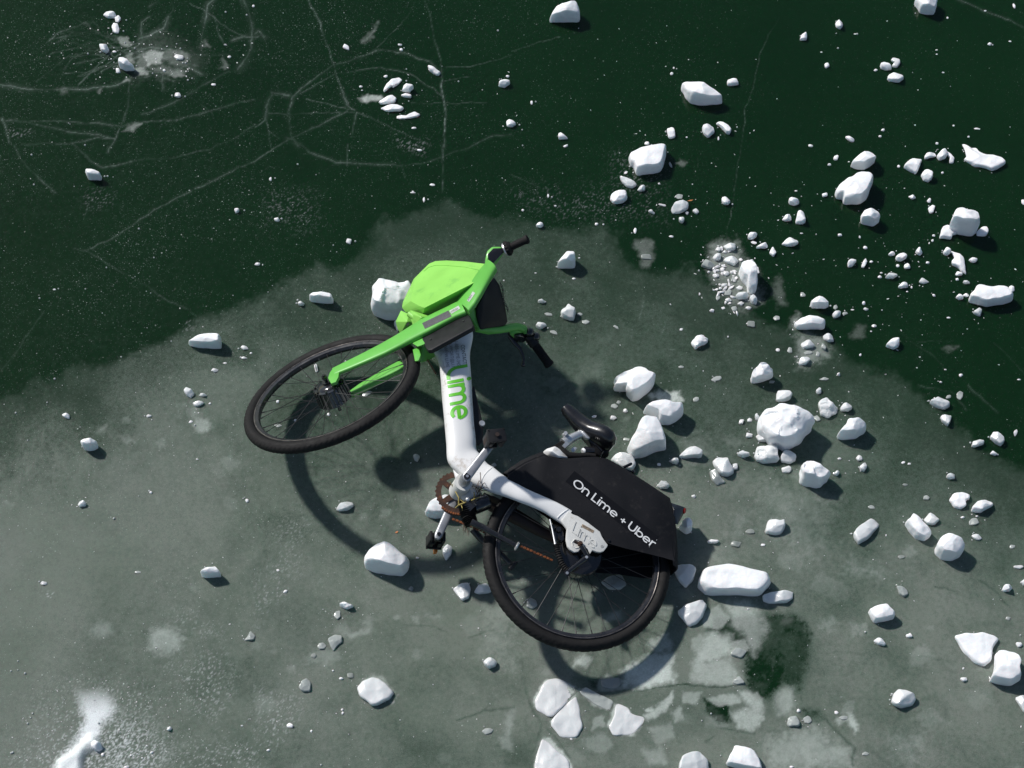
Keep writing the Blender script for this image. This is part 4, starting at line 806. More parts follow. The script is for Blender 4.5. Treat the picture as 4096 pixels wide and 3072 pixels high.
# scraps
sb = MB(); p = onz(T(12, 1215, 1280), .002); sb.prism([p+Vector(q) for q in ((-.006,-.002,0),(0,.004,0),(.006,.003,0.001),(.004,-.001,0),(-.001,-.004,0))], Vector((0,0,1)), .0012)
setp(sb.build('leaf_scrap', 'leaf'), 'tiny orange leaf scrap on the grey ice left of the chainring', 'leaf')
sb = MB(); p = onz(T(21, 1540, 73), .012); sb.prism([p+Vector(q) for q in ((-.012,-.002,0),(0,.003,0),(.012,.003,0.001),(.004,-.002,0))], Vector((0,0,1)), .0015)
setp(sb.build('leaf_scrap', 'leaf'), 'narrow orange leaf scrap beside a wet white ice chunk', 'leaf')
# ------------------------------------------------------------ the bicycle, lying on its right side
FH = onz(c1(674, 1138), .28)
nf = Vector((-.337, .464, .818)).normalized()
sf = (CX*.85+CU*.48-CB*.19); sf = (sf-nf*sf.dot(nf)).normalized(); tf = nf.cross(sf)
RH = onz(c2(1022, 1058), .17)
nr = Vector((.225, -.065, .972)).normalized()
def FP(p, off=0): return onplane(p, FH+nf*off, nf)
def RP(p, off=0): return onplane(p, RH+nr*off, nr)
BB = RP(c4(360, 1030), 0)
ROOT = Vector((BB.x, BB.y, 0))
bike = bpy.data.objects.new('bicycle', None); COL.objects.link(bike); bike.location = ROOT
setp(bike, 'green, white and black rental bicycle lying on its side on the frozen lake', 'bicycle')
def part(mb, name, m, parent=bike, angle=40): return mb.build(name, m, parent, ROOT, angle)
def poly(conv, s, off, pl):
    v = [float(a) for a in s.split()]
    return [pl(conv(v[i], v[i+1]), off) for i in range(0, len(v), 2)]
def ring(c, n, r, k, ph=0):
    u = n.orthogonal().normalized(); w = n.cross(u)
    return [c+(u*math.cos(ph+2*math.pi*i/k)+w*math.sin(ph+2*math.pi*i/k))*r for i in range(k)]

# --- wheels
def wheel(c, n, motor, seed):
    rgw = random.Random(seed)
    u = n.orthogonal().normalized(); w = n.cross(u)
    def revolve(prof, K=160, tread=False):
        rings = []
        for i in range(K):
            a = 2*math.pi*i/K; d = u*math.cos(a)+w*math.sin(a); rr = []
            for j, (r, z) in enumerate(prof):
                q = 0
                if tread and r > .3205:
                    q = -.0034 if ((i+(abs(int(z*400)))) % 3 == 0 and abs(z) > .003) or (j % 3 == 0 and i % 2) else 0
                rr.append(c+d*(r+q)+n*z)
            rings.append(rr)
        return rings
    rim = MB(); rim.loft(revolve([(.293, .0125), (.290, .0135), (.284, .0125), (.276, .010), (.272, 0), (.276, -.010), (.282, -.0125), (.290, -.0135), (.293, -.0125)]), False, True)
    o = part(rim, 'wheel', 'rim')
    e = MB()
    for sgn in (1, -1): e.loft(revolve([(.2915, .0136*sgn), (.2915, .0150*sgn), (.2895, .0152*sgn), (.2880, .0138*sgn)]), False, True)
    part(e, 'rim_edge', 'rimedge', o)
    pr = [(.3130+.0218*math.cos(a), .0210*math.sin(a)) for a in [2*math.pi*(k+.5)/22 for k in range(22)]]
    ty = MB(); ty.loft(revolve(pr, 300, True), False, True); part(ty, 'tyre', 'rubber', o, 60)
    fr = .062 if motor else .058
    for k in range(32):
        side = 1 if k % 2 else -1; a = 2*math.pi*k/32; b = a+(.42 if (k//2) % 2 else -.42)
        p0 = c+(u*math.cos(b)+w*math.sin(b))*fr+n*.024*side; p1 = c+(u*math.cos(a)+w*math.sin(a))*.274+n*.004*side
        sp = MB(); sp.tube([p0, (p0+p1)/2, p1+(p0-p1).normalized()*.014], .0012, 5); sp.tube([p1+(p0-p1).normalized()*.014, p1], .0022, 5)
        part(sp, 'spoke', 'spoke', o)
    return o, u, w
fw, fu, fwv = wheel(FH, nf, True, 1)
hb = MB()
hb.tube([FH-nf*.036, FH-nf*.032, FH+nf*.032, FH+nf*.036], [.044, .060, .055, .038], 40)
hb.tube([FH+nf*.034, FH+nf*.040, FH+nf*.044], [.046, .040, .03], 32); hb.tube([FH-nf*.034, FH-nf*.044], [.046, .034], 32)
for k in range(24):
    a = 2*math.pi*k/24; d = fu*math.cos(a)+fwv*math.sin(a); hb.cyl(FH+d*.0600-nf*.030, FH+d*.0570+nf*.030, .0028, 6)
for k in range(8):
    a = 2*math.pi*k/8; d = fu*math.cos(a)+fwv*math.sin(a); hb.cyl(FH+d*.05+nf*.03, FH+d*.05+nf*.038, .004, 8)
part(hb, 'hub', 'gloss', fw)
ax = MB(); ax.cyl(FH-nf*.08, FH+nf*.078, .006, 10); ax.cyl(FH+nf*.064, FH+nf*.074, .011, 6); ax.cyl(FH+nf*.044, FH+nf*.050, .017, 16)
part(ax, 'axle', 'gloss', fw)
rw, ru, rwv = wheel(RH, nr, False, 2)
hb = MB(); hb.tube([RH-nr*.045, RH-nr*.030, RH+nr*.030, RH+nr*.040, RH+nr*.046], [.05, .062, .062, .078, .074], 40); hb.cyl(RH-nr*.08, RH+nr*.085, .006, 10); hb.tube([RH+nr*.046, RH+nr*.052], [.05, .03], 30)
part(hb, 'hub', 'gloss', rw)
vl = MB(); p = FP(c1(585, 905)); vl.cyl(p, p+(FH-p).normalized()*.035, .0035, 8); part(vl, 'valve', 'gloss', fw)

# --- fork: two flat legs, crown
def bar_profile(path, conv, pl, off, depth, name, m, parent, bev=.006):
    """flat bar whose two photo edges are given: x y halfwidth(px) along its centre line"""
    v = [float(a) for a in path.split()]; n = len(v)//3; secs = []
    C = [(v[3*i], v[3*i+1]) for i in range(n)]
    for i in range(n):
        a = C[max(0, i-1)]; b = C[min(n-1, i+1)]; dx, dy = b[0]-a[0], b[1]-a[1]; l = math.hypot(dx, dy); nx_, ny_ = -dy/l, dx/l; h = v[3*i+2]
        o = off[i] if isinstance(off, (list, tuple)) else off; dd = depth[i] if isinstance(depth, (list, tuple)) else depth
        c = pl(conv(*C[i]), o); e = pl(conv(C[i][0]+nx_*h, C[i][1]+ny_*h), o)
        nn = nf if pl is FP else nr
        secs.append((c, e-c, nn*dd))
    mb = MB(); mb.eloft(secs, 28, True, 3.2); return mb
fork = bar_profile('688 1010 22 720 995 22 790 965 25 900 915 29 1000 868 33 1100 815 36 1170 775 38 1260 725 44 1350 678 42 1440 632 39 1505 600 44', c1, FP,
                   [.058, .058, .058, .059, .060, .060, .060, .06, .06, .06, .06], [.008, .009, .010, .011, .012, .013, .014, .015, .015, .015, .015], 'fork', 'green', bike)
fk = part(fork, 'fork', 'green')
d = MB(); d.prism(poly(c1, '650 1045 662 1010 680 985 705 985 722 1005 716 1040 700 1070 670 1080', .064, FP), nf, .012, .002); part(d, 'axle_plate', 'green', fk)
rl = bar_profile('795 1150 10 860 1112 20 950 1062 24 1050 1002 26 1120 970 30 1200 930 34', c1, FP, -.060, .012, 'f', 'green', fk); part(rl, 'fork_leg', 'green', fk)
def FL(n, s, t=0): return FH+nf*n+sf*s+tf*t
R_ = .362
cr = MB()
cr.hull([FP(c1(x, y), .052) for x, y in ((1140, 800), (1245, 745), (1268, 830), (1215, 850))]+[FL(a, b, c_) for a, b, c_ in ((.0, R_, -.03), (.0, R_+.05, -.03), (0, R_, .03), (0, R_+.05, .03), (.05, R_+.06, -.02), (.05, R_+.06, .03))], .006)
cr.hull([FL(a, b, c_) for a in (-.062, .01) for b, c_ in ((R_, -.032), (R_+.045, -.026), (R_+.045, .03), (R_, .03))]+[FP(c1(1205, 955), -.05), FP(c1(1255, 945), -.05)], .007)
part(cr, 'crown', 'green', fk)
cv = MB(); cv.hull([FP(c1(x, y), .03) for x, y in ((1185, 862), (1225, 855), (1238, 900), (1225, 935), (1200, 940))]+[FP(c1(x, y), .01) for x, y in ((1190, 880), (1232, 880), (1240, 935), (1205, 950))], .003); part(cv, 'crown_cap', 'green', fk)

# --- handlebar: two green arms forking round the dark liner, cups and grips
arm = bar_profile('1505 600 50 1540 555 52 1580 500 46 1625 425 42 1662 372 36 1690 335 32', c1, FP, [.06, .075, .092, .125, .155, .172], [.015, .016, .016, .016, .017, .018], 'h', 'green', bike)
hbr = part(arm, 'handlebar', 'green')
def Z(conv, x, y, z): return onz(conv(x, y), z+(.06 if conv is c1 else .04))
cu = MB()
cu.hull([Z(c1, 1640, 345, .40), Z(c1, 1645, 290, .42), Z(c1, 1655, 245, .42), Z(c1, 1665, 350, .41), Z(c1, 1715, 330, .40), Z(c1, 1745, 285, .41), Z(c1, 1768, 250, .42), Z(c1, 1690, 215, .425), Z(c1, 1745, 215, .425),
         Z(c1, 1650, 330, .36), Z(c1, 1720, 300, .37), Z(c1, 1750, 240, .38), Z(c1, 1670, 240, .38)], .008)
part(cu, 'bar_end', 'green', hbr)
cu = MB(); cu.hull([Z(c1, x, y, z) for x, y, z in ((1662, 330, .424), (1660, 262, .436), (1695, 226, .438), (1752, 224, .438), (1766, 250, .430), (1735, 268, .432), (1700, 300, .428), (1672, 345, .42), (1690, 270, .41), (1740, 240, .41))], .004)
part(cu, 'shifter_pod', 'gloss', hbr)
g0, g1 = Z(c1, 1775, 232, .425), Z(c1, 1912, 168, .455); gd = (g1-g0)
gr = MB(); gr.tube([g0+gd*q for q in (0, .1, .14, .5, .85, .9, 1.0, 1.04)], [.014, .0145, .013, .0135, .014, .0165, .0165, .012], 20)
for k in range(18): gr.tube(ring(g0+gd*(.18+.036*k), gd.normalized(), .0138, 16), .0009, 5, False, True)
part(gr, 'grip', 'rubber', hbr)
cl = MB(); cl.tube([g0-gd*.06, g0+gd*.0], [.024, .024], 28); part(cl, 'grip_collar', 'silver', hbr)
cl = MB(); cl.tube([g0+gd*.0, g0+gd*.14, g0+gd*.24], [.0255, .0265, .020], 28)
for k in range(16):
    q = ring(g0, gd.normalized(), .026, 16)[k]; cl.cyl(q+gd*.02, q+gd*.14, .0022, 6)
part(cl, 'twist_shifter', 'rubber', hbr)
# lower (right-hand) side
la = MB(); 
pts = [(1525, 590, .30), (1555, 625, .275), (1580, 670, .25), (1600, 735, .225), (1660, 748, .21), (1730, 742, .19), (1800, 728, .17), (1850, 722, .155), (1890, 735, .14), (1905, 760, .13)]
P3 = [Z(c1, *p) for p in pts]
secs = []
for i, p in enumerate(P3):
    dd = (P3[min(i+1, len(P3)-1)]-P3[max(i-1, 0)]).normalized(); v = (nf-dd*nf.dot(dd)); v = v.normalized() if v.length > .3 else CB.copy(); w_ = dd.cross(v).normalized()
    wd = [.026, .020, .015, .014, .011, .012, .016, .018, .015, .010][i]
    secs.append((p, w_*wd, v*.013))
la.eloft(secs, 24, True, 3); part(la, 'handlebar_arm', 'green', hbr)
la = MB(); la.hull([Z(c1, x, y, z) for x, y, z in ((1785, 705, .165), (1900, 712, .13), (1925, 760, .12), (1800, 775, .15), (1840, 700, .15), (1850, 740, .16), (1785, 700, .14), (1830, 800, .12))], .006); part(la, 'bar_end', 'green', hbr)
bb = MB(); bb.hull([Z(c1, x, y, z) for x, y, z in ((1775, 760, .13), (1830, 745, .14), (1905, 750, .125), (1925, 800, .10), (1880, 825, .09), (1830, 820, .10), (1800, 790, .11), (1850, 780, .15))], .005)
bb.sphere(Z(c1, 1925, 757, .13), .018, 14); bb.sphere(Z(c1, 1965, 785, .11), .017, 14)
part(bb, 'brake_mount', 'gloss', hbr)
lv = MB(); lv.tube([Z(c1, *q) for q in ((1800, 780, .11), (1830, 825, .10), (1865, 860, .09), (1882, 900, .08), (1888, 935, .075), (1884, 960, .07))], [.010, .009, .0075, .006, .006, .0065], 12); lv.sphere(Z(c1, 1884, 962, .07), .009, 12); part(lv, 'brake_lever', 'gloss', hbr)
h0, h1 = Z(c1, 1925, 790, .105), Z(c1, 2052, 965, .05); hd = h1-h0
gr = MB(); gr.tube([h0-hd*.06, h0+hd*.08, h0+hd*.12, h0+hd*.3], [.019, .019, .015, .015], 24); part(gr, 'throttle', 'black', hbr)
cl = MB(); cl.tube([h0+hd*.10, h0+hd*.27], [.0205, .0195], 24); cl.hull([Z(c1, x, y, .115) for x, y in ((1940, 760), (1978, 765), (1985, 800), (1945, 800))]+[Z(c1, 1960, 790, .09)], .003); part(cl, 'bar_clamp', 'black', hbr)
gr = MB(); gr.tube([h0+hd*q for q in (.28, .32, .6, .88, .92, 1.0, 1.03)], [.0165, .0160, .0160, .0165, .0185, .0185, .013], 20)
for k in range(18): gr.tube(ring(h0+hd*(.34+.03*k), hd.normalized(), .0164, 16), .0009, 5, False, True)
part(gr, 'grip', 'rubber', hbr)
# dark liner between the arms
ln = MB(); ln.hull([Z(c1, x, y, z) for x, y, z in ((1700, 405, .36), (1735, 455, .33), (1768, 575, .27), (1787, 690, .20), (1765, 722, .19), (1612, 745, .235), (1585, 655, .27), (1590, 600, .30), (1640, 500, .345),
      (1640, 480, .20), (1740, 660, .10), (1640, 700, .10), (1560, 560, .18))], .010, 4); part(ln, 'basket_liner', 'black')
ch = MB()
ca, cb_ = Z(c1, 1742, 452, .335), Z(c1, 1783, 622, .245)
for k in range(15):
    q = ca.lerp(cb_, k/14)+Vector((.003*math.sin(k*.6), 0, 0)); dd = (cb_-ca).normalized(); sd_ = dd.cross(CB if k % 2 else CX).normalized()
    ch.tube([q+dd*.0065*math.cos(a)+sd_*.0028*math.sin(a) for a in [2*math.pi*j/10 for j in range(10)]], .0012, 5, False, True)
part(ch, 'safety_chain', 'gloss')

# --- basket shell
bk = MB()
bz = lambda x, y: (x, y, .12+(x-1290)*.000565+(y-322)*.000704)
A3 = np.linalg.solve(np.array([[1, 1262, 602], [1, 1612, 424], [1, 1300, 652]], float), np.array([bz(1262, 602)[2], bz(1612, 424)[2], .215]))
bl_ = lambda x, y: (x, y, float(A3[0]+A3[1]*x+A3[2]*y))
top = [bz(1266, 352), bz(1290, 322), bz(1330, 306), bz(1400, 302), bz(1520, 309), bz(1640, 324), bz(1662, 360), bz(1612, 424), bz(1262, 602), bz(1228, 590), bz(1175, 560), bz(1200, 420)]
lowr = [bl_(1600, 480), bl_(1510, 577), bl_(1440, 614), bl_(1300, 652), bl_(1250, 652), (1190, 642, .17), (1140, 632, .15), (1117, 600, .14), (1124, 565, .14), (1192, 420, .10)]
bk.hull([Z(c1, *q) for q in top+lowr]+[Z(c1, x, y, z) for x, y, z in ((1330, 470, .04), (1420, 430, .05), (1540, 430, .10), (1220, 580, .05), (1400, 560, .12), (1500, 500, .14))], .022, 7)
bsk = part(bk, 'basket', 'green_plastic', angle=60)
# raised rim band along the open end
sm = MB(); q0 = [(1258, 372), (1285, 348), (1330, 334), (1400, 334), (1520, 345), (1640, 372)]
def snap(mb, pxs, lift, fallback=.3, d=None):
    out = []
    for p in pxs:
        r_ = ray(p); h = mb.bvh.ray_cast(CP, r_.normalized())
        out.append((h[0]+(h[1] if h[1].dot(r_) < 0 else -h[1])*lift) if h[0] else onz(p, fallback))
    return out
gl = []
for (xa, ya), (xb, yb) in zip(q0[:-1], q0[1:]):
    for f in range(6): gl.append(c1(xa+(xb-xa)*f/6, ya+(yb-ya)*f/6))
sm.tube(snap(bk, gl, .0004), .0022, 6); part(sm, 'basket_rim', 'green_plastic', bsk)
hm = MB()
hm.hull([Z(c1, x, y, z) for x, y, z in ((1078, 690, .16), (1100, 645, .17), (1112, 618, .17), (1160, 640, .19), (1195, 690, .185), (1205, 735, .17), (1165, 752, .16), (1110, 768, .14), (1090, 735, .14), (1150, 690, .21), (1130, 720, .05), (1100, 690, .06))], .008, 4)
part(hm, 'headlight_housing', 'green_plastic')
hm = MB()
hm.hull([Z(c1, x, y, z) for x, y, z in ((1158, 635, .235), (1172, 615, .24), (1290, 655, .275), (1315, 662, .27), (1240, 722, .255), (1190, 725, .235), (1200, 690, .24), (1240, 660, .29))], .007, 4)
hm.tube([Z(c1, 1165, 640, .235), Z(c1, 1235, 690, .25)], [.012, .011], 16)
part(hm, 'basket_bracket', 'green_plastic')
hs = MB(); hs.prism([Z(c1, x, y, .212) for x, y in ((1145, 708), (1160, 695), (1166, 700), (1152, 718))], CB, .003); part(hs, 'bracket_slot', 'black')

# --- head cover
hc = MB(); hc.prism(resample(poly(c1, '1243 800 1250 772 1500 640 1535 640 1552 665 1572 715 1555 728 1300 866 1272 862', .048, FP), 40, 1) if False else poly(c1, '1243 800 1250 775 1270 762 1500 642 1530 638 1548 652 1572 712 1565 724 1305 866 1280 868 1265 850', .052, FP), nf, .018, .005, 3)
hco = part(hc, 'head_cover', 'black')
for x, y in ((1507, 687), (1299, 803)):
    sc_ = MB(); q = snap(hc, [c1(x, y)], .001)[0]; sc_.cyl(q-nf*.002, q+nf*.0014, .0046, 14); part(sc_, 'screw', 'gloss', hco)
# decals on the fork and arm
def decal_poly(mb, conv, s, m, name, parent, lift=.0009, sub=6):
    v = [float(a) for a in s.split()]; q = [(v[i], v[i+1]) for i in range(0, 8, 2)]; vs = []; fs = []
    px = []
    for i in range(sub+1):
        for j in range(sub+1):
            a = i/sub; b = j/sub
            x = (q[0][0]*(1-a)+q[1][0]*a)*(1-b)+(q[3][0]*(1-a)+q[2][0]*a)*b; y = (q[0][1]*(1-a)+q[1][1]*a)*(1-b)+(q[3][1]*(1-a)+q[2][1]*a)*b
            px.append(conv(x, y))
    P_ = snap(mb, px, lift); k = sub+1
    fs = [(i*k+j, i*k+j+1, (i+1)*k+j+1, (i+1)*k+j) for i in range(sub) for j in range(sub)]
    d_ = MB(); d_.mesh(P_, fs); return part(d_, name, m, parent)
# --- frame
v = '1420 740 140 1428 800 142 1437 855 124 1445 905 104 1452 960 96 1460 1050 95 1466 1150 94 1474 1250 92 1482 1350 91 1492 1450 92 1500 1540 95'
fr_path = [(*c1(float(a), float(b)), float(c_)/1.58) for a, b, c_ in zip(*[iter(v.split())]*3)]
v4 = '505 720 150 600 815 136 690 862 128 790 920 112 930 985 92 1080 1055 80 1230 1118 76 1350 1172 78 1440 1222 84 1520 1270 88 1575 1305 88'
fr_path += [(*c4(float(a), float(b)), float(c_)/2.765) for a, b, c_ in zip(*[iter(v4.split())]*3)]
secs = []; n = len(fr_path)
for i, (x, y, h) in enumerate(fr_path):
    a = fr_path[max(0, i-1)]; b = fr_path[min(n-1, i+1)]; dx, dy = b[0]-a[0], b[1]-a[1]; l = math.hypot(dx, dy)
    if i == 0: dx, dy, l = fr_path[1][0]-x, fr_path[1][1]-y, math.hypot(fr_path[1][0]-x, fr_path[1][1]-y)
    off = 0 if i < 11 else min(.058, .058*(i-10)/6.0)
    dep = .040 if i < 10 else max(.018, .040-(i-9)*.0030)
    if i < 3: dep = .024
    c = RP((x, y), off); e = RP((x-dy/l*h, y+dx/l*h), off); secs.append((c, e-c, nr*dep))
# smooth the path
S2 = []
for i in range(len(secs)-1):
    for f in (0, .25, .5, .75):
        def cat(k): 
            g = [secs[max(0, min(len(secs)-1, i+q))][k] for q in (-1, 0, 1, 2)]
            return (g[1]*2+(g[2]-g[0])*f+(g[0]*2-g[1]*5+g[2]*4-g[3])*f*f+(g[1]*3-g[0]-g[2]*3+g[3])*f**3)*.5
        S2.append((cat(0), cat(1), cat(2)))
S2.append(secs[-1])
frm = MB(); frm.eloft(S2, 44, True, 2.35)
frm.hull([Z(c4, x, y, .235) for x, y in ((275, 640), (300, 740), (345, 850), (480, 800), (400, 640))]+[Z(c4, x, y, .20) for x, y in ((385, 925), (530, 900), (600, 1010), (430, 1100), (375, 1030))]+[Z(c4, x, y, .12) for x, y in ((375, 900), (560, 1000), (650, 1060), (430, 1110))], .008)
fo = part(frm, 'frame', 'white', angle=50)
jr = MB()
for x, y, h, i_ in ((640, 838, 134, 13),):
    a = c4(x, y)
    pts_ = []
    for k in range(-8, 9):
        f = k/8.; px_ = c4(700-40*(1-f*f)*1.6-f*95*.55, 870+f*122-6)
        pts_.append(px_)
    jr.tube(snap(frm, pts_, .0003), .0016, 6)
part(jr, 'frame_joint', 'white', fo)
# tube stubs
st = MB(); st.hull([Z(c4, x, y, z) for x, y, z in ((1300, 570, .20), (1345, 538, .22), (1440, 508, .22), (1500, 545, .21), (1590, 640, .20), (1480, 700, .19), (1330, 640, .19), (1400, 560, .245), (1480, 620, .235), (1420, 600, .14))], .010, 4); part(st, 'seat_tube', 'white')
# battery under the down tube
bt = MB(); bt.hull([RP(c4(x, y), o_) for x, y, o_ in ((500, -90, .01), (540, -170, .01), (575, 0, .0), (606, 225, -.0), (648, 288, -.0), (640, 460, -.01), (590, 510, -.01), (540, 490, .0), (500, 100, .0), (500, 100, -.035), (600, 230, -.04), (640, 300, -.04), (560, 500, -.04), (520, -90, -.03))], .006); part(bt, 'battery', 'black')
bt = MB(); q = RP(c4(628, 262), .0); bt.tube([q, q+nr*.006], [.012, .010], 16); part(bt, 'charge_port', 'silver')

# --- stroke lettering
def arc(cx_, cy_, r, a0, a1, k=14, ry=None):
    ry = ry or r; return [(cx_+r*math.cos(math.radians(a0+(a1-a0)*i/k)), cy_+ry*math.sin(math.radians(a0+(a1-a0)*i/k))) for i in range(k+1)]
GL = {
 'O': ([arc(.66, .66, .58, 0, 360, 28)], 1.42), 'n': ([[(.08, 0), (.08, 1)], [(.08, .52)]+arc(.46, .56, .38, 165, 0)+[(.84, 0)]], 1.06),
 'L': ([[(.08, 1.38), (.08, .08), (.72, .08)]], .86), 'i': ([[(.08, 0), (.08, .98)], [(.075, 1.27), (.085, 1.29)]], .30),
 'm': ([[(.08, 0), (.08, 1)], [(.08, .55)]+arc(.40, .60, .32, 165, 0)+[(.72, 0)], [(.72, .55)]+arc(1.04, .60, .32, 165, 0)+[(1.36, 0)]], 1.58),
 'e': ([[(.08, .49), (.90, .49)]+arc(.49, .49, .41, 0, 312, 24)], 1.10), 'U': ([[(.08, 1.38), (.08, .55)]+arc(.50, .52, .42, 180, 360)+[(.92, 1.38)]], 1.16),
 'b': ([[(.08, 0), (.08, 1.38)], arc(.50, .48, .40, 0, 360, 24)], 1.08), 'r': ([[(.08, 0), (.08, 1)], arc(.46, .56, .37, 165, 70, 8)], .62),
 '+': ([[(.42, .20), (.42, .92)], [(.06, .56), (.78, .56)]], .86), ' ': ([], .42),
 'Q': ([[(.10, 1.30), (.10, .78)]+arc(.66, .66, .56, 180, 270)+[(.86, .10)]], .98)}
def ribbon(pl, w, extra=False):
    n = len(pl); vs = []; fs = []
    closed = math.hypot(pl[0][0]-pl[-1][0], pl[0][1]-pl[-1][1]) < 1e-6
    dense = []
    for i in range(n-1):
        d = math.hypot(pl[i+1][0]-pl[i][0], pl[i+1][1]-pl[i][1]); k = max(1, int(d/.14))
        for j in range(k): dense.append((pl[i][0]+(pl[i+1][0]-pl[i][0])*j/k, pl[i][1]+(pl[i+1][1]-pl[i][1])*j/k))
    dense.append(pl[-1]); n = len(dense)
    for i in range(n):
        a = dense[i-1] if i else (dense[-2] if closed else dense[0]); b = dense[i+1] if i < n-1 else (dense[1] if closed else dense[-1])
        dx, dy = b[0]-a[0], b[1]-a[1]; l = math.hypot(dx, dy) or 1; nx_, ny_ = -dy/l, dx/l
        d1 = (dense[i][0]-a[0], dense[i][1]-a[1]); l1 = math.hypot(*d1); mi = 1
        if l1 > 1e-9 and not (i == 0 or i == n-1): mi = 1/max(.5, (d1[0]*dx+d1[1]*dy)/(l1*l))
        for s in (-.5, 0, .5): vs.append((dense[i][0]+nx_*w*s*mi, dense[i][1]+ny_*w*s*mi))
    for i in range(n-1):
        for s in (0, 1): fs.append((3*i+s, 3*i+s+1, 3*i+s+4, 3*i+s+3))
    return vs, fs
def disc(cx_, cy_, r):
    vs = [(cx_, cy_)]+[(cx_+r*math.cos(a), cy_+r*math.sin(a)) for a in [2*math.pi*i/16 for i in range(16)]]
    return vs, [(0, 1+i, 1+(i+1) % 16) for i in range(16)]
def text_on(mb, txt, conv, org, ux, vx, wt, m, name, parent, lift=.001, sp=1.0):
    V = []; F = []; x0 = 0
    for ch_ in txt:
        g, adv = GL[ch_]
        for pl in g:
            if ch_ == 'i' and len(pl) == 2 and pl[0][1] > 1.2: vs, fs = disc(.08, 1.30, wt*.62)
            else: vs, fs = ribbon(pl, wt)
            k = len(V); V += [(a+x0, b) for a, b in vs]; F += [tuple(q+k for q in f) for f in fs]
        x0 += adv*sp
    px = [conv(org[0]+ux[0]*a+vx[0]*b, org[1]+ux[1]*a+vx[1]*b) for a, b in V]
    d_ = MB(); d_.mesh(snap(mb, px, lift, .2), F); o_ = part(d_, name, m, parent); return o_
text_on(frm, 'Qime', c1, (1395, 985), (9.5, 86), (104, -20), .22, 'limegreen', 'lettering', fo, .0012)
# printed contact lines
def font_on(mb, txt, conv, org, ux, vx, m, name, parent, lift=.0011):
    cu_ = bpy.data.curves.new('t', 'FONT'); cu_.body = txt; cu_.size = 1; cu_.resolution_u = 3
    to = bpy.data.objects.new('t', cu_); me_ = bpy.data.meshes.new_from_object(to)
    V = [(v_.co.x, v_.co.y) for v_ in me_.vertices]; F = [tuple(p_.vertices) for p_ in me_.polygons]
    bpy.data.objects.remove(to); bpy.data.curves.remove(cu_); bpy.data.meshes.remove(me_)
    px = [conv(org[0]+ux[0]*a+vx[0]*b, org[1]+ux[1]*a+vx[1]*b) for a, b in V]
    d_ = MB(); d_.mesh(snap(mb, px, lift, .2), F); return part(d_, name, m, parent)
st_ = bpy.data.objects
for s_, o_, u_, v_, mm in (('CONTACT', (1490, 838), (3.2, 25), (33, -4), 'ink'), ('1-888-LIME-345', (1450, 812), (2.8, 24.5), (31, -4), 'greyink'), ('SUPPORT@LI.ME', (1415, 820), (2.8, 24.5), (28, -4), 'greyink'), ('WWW.LI.ME', (1383, 838), (2.8, 25.5), (28, -4), 'greyink')):
    font_on(frm, s_, c1, o_, u_, v_, mm, 'printed_text', fo)
bl = MB(); bl.tube(snap(frm, [c1(1372, 870), c1(1380, 960), c1(1384, 975), c1(1420, 972)], .0004), .0006, 5); part(bl, 'sticker_outline', 'greyink', fo)
decal_poly(fork, c1, '1246 700 1412 620 1432 656 1264 736', 'greytape', 'reflective_tape', fk)
d1 = decal_poly(fork, c1, '1418 622 1476 590 1488 608 1430 642', 'label', 'label', fk)
font_on(fork, 'LHMFNG4', c1, (1425, 640), (11, -6), (-8, -16), 'ink', 'printed_text', fk, .0016)
decal_poly(arm, c1, '1530 556 1566 500 1582 510 1544 566', 'label', 'label', hbr)
font_on(arm, 'AF7BKN2', c1, (1541, 560), (5.6, -8.6), (-13, -9), 'ink', 'printed_text', hbr, .0016)

# --- dark wheel cover (both side panels and the rounded back)
outer = [(600, 560), (640, 530), (700, 490), (760, 462), (820, 440), (850, 458), (900, 472), (960, 478), (1020, 474), (1080, 470), (1140, 468), (1200, 480), (1260, 512), (1320, 550), (1400, 600), (1480, 652), (1560, 706), (1585, 790), (1596, 880), (1602, 960), (1606, 1040), (1606, 1112)]
lower = [(1585, 1075), (1520, 1055), (1450, 1038), (1370, 1018), (1300, 1002), (1240, 985), (1195, 970), (1130, 920), (1060, 860), (960, 795), (880, 740), (800, 700), (720, 655), (620, 600)]
wc = MB(); LO = .062; T_ = .022
A = [RP(c2(*q), LO-.004) for q in outer]
mid = [RP(c2(*q), 0)+(RP(c2(*q), 0)-RP(c2(1100, 860), 0)).normalized()*0 for q in outer]
cen = RP(c2(1100, 850), 0)
inn = []
for q in outer:
    x, y = q; dx, dy = 1120-x, 800-y; l = math.hypot(dx, dy); inn.append(RP(c2(x+dx/l*22, y+dy/l*22), LO))
b_ = bmesh.new()
vi = [b_.verts.new(p) for p in inn]; va = [b_.verts.new(p-nr*.006) for p in A]
vm = [b_.verts.new(p+(p-cen).normalized()*.002-nr*.02) for p in A]; vb = [b_.verts.new(p-nr*.085) for p in A]; vr = [b_.verts.new(p-nr*.115-(p-cen).normalized()*.015) for p in A]
vl_ = [b_.verts.new(RP(c2(*q), LO)) for q in lower]
for r0, r1 in ((vi, va), (va, vm), (vm, vb), (vb, vr)):
    for i in range(len(r0)-1): b_.faces.new((r0[i], r0[i+1], r1[i+1], r1[i]))
f = b_.faces.new(vi+vl_)
f2 = b_.faces.new(vr+[b_.verts.new(RP(c2(x, y), LO)-nr*.118) for x, y in ((1460, 1110), (1300, 1085), (1180, 1078), (1060, 930), (900, 760), (700, 620))])
bmesh.ops.triangulate(b_, faces=[f, f2])
bmesh.ops.solidify(b_, geom=list(b_.faces), thickness=.003)
wc.add(b_)
wco = part(wc, 'wheel_cover', 'skirt', angle=35)
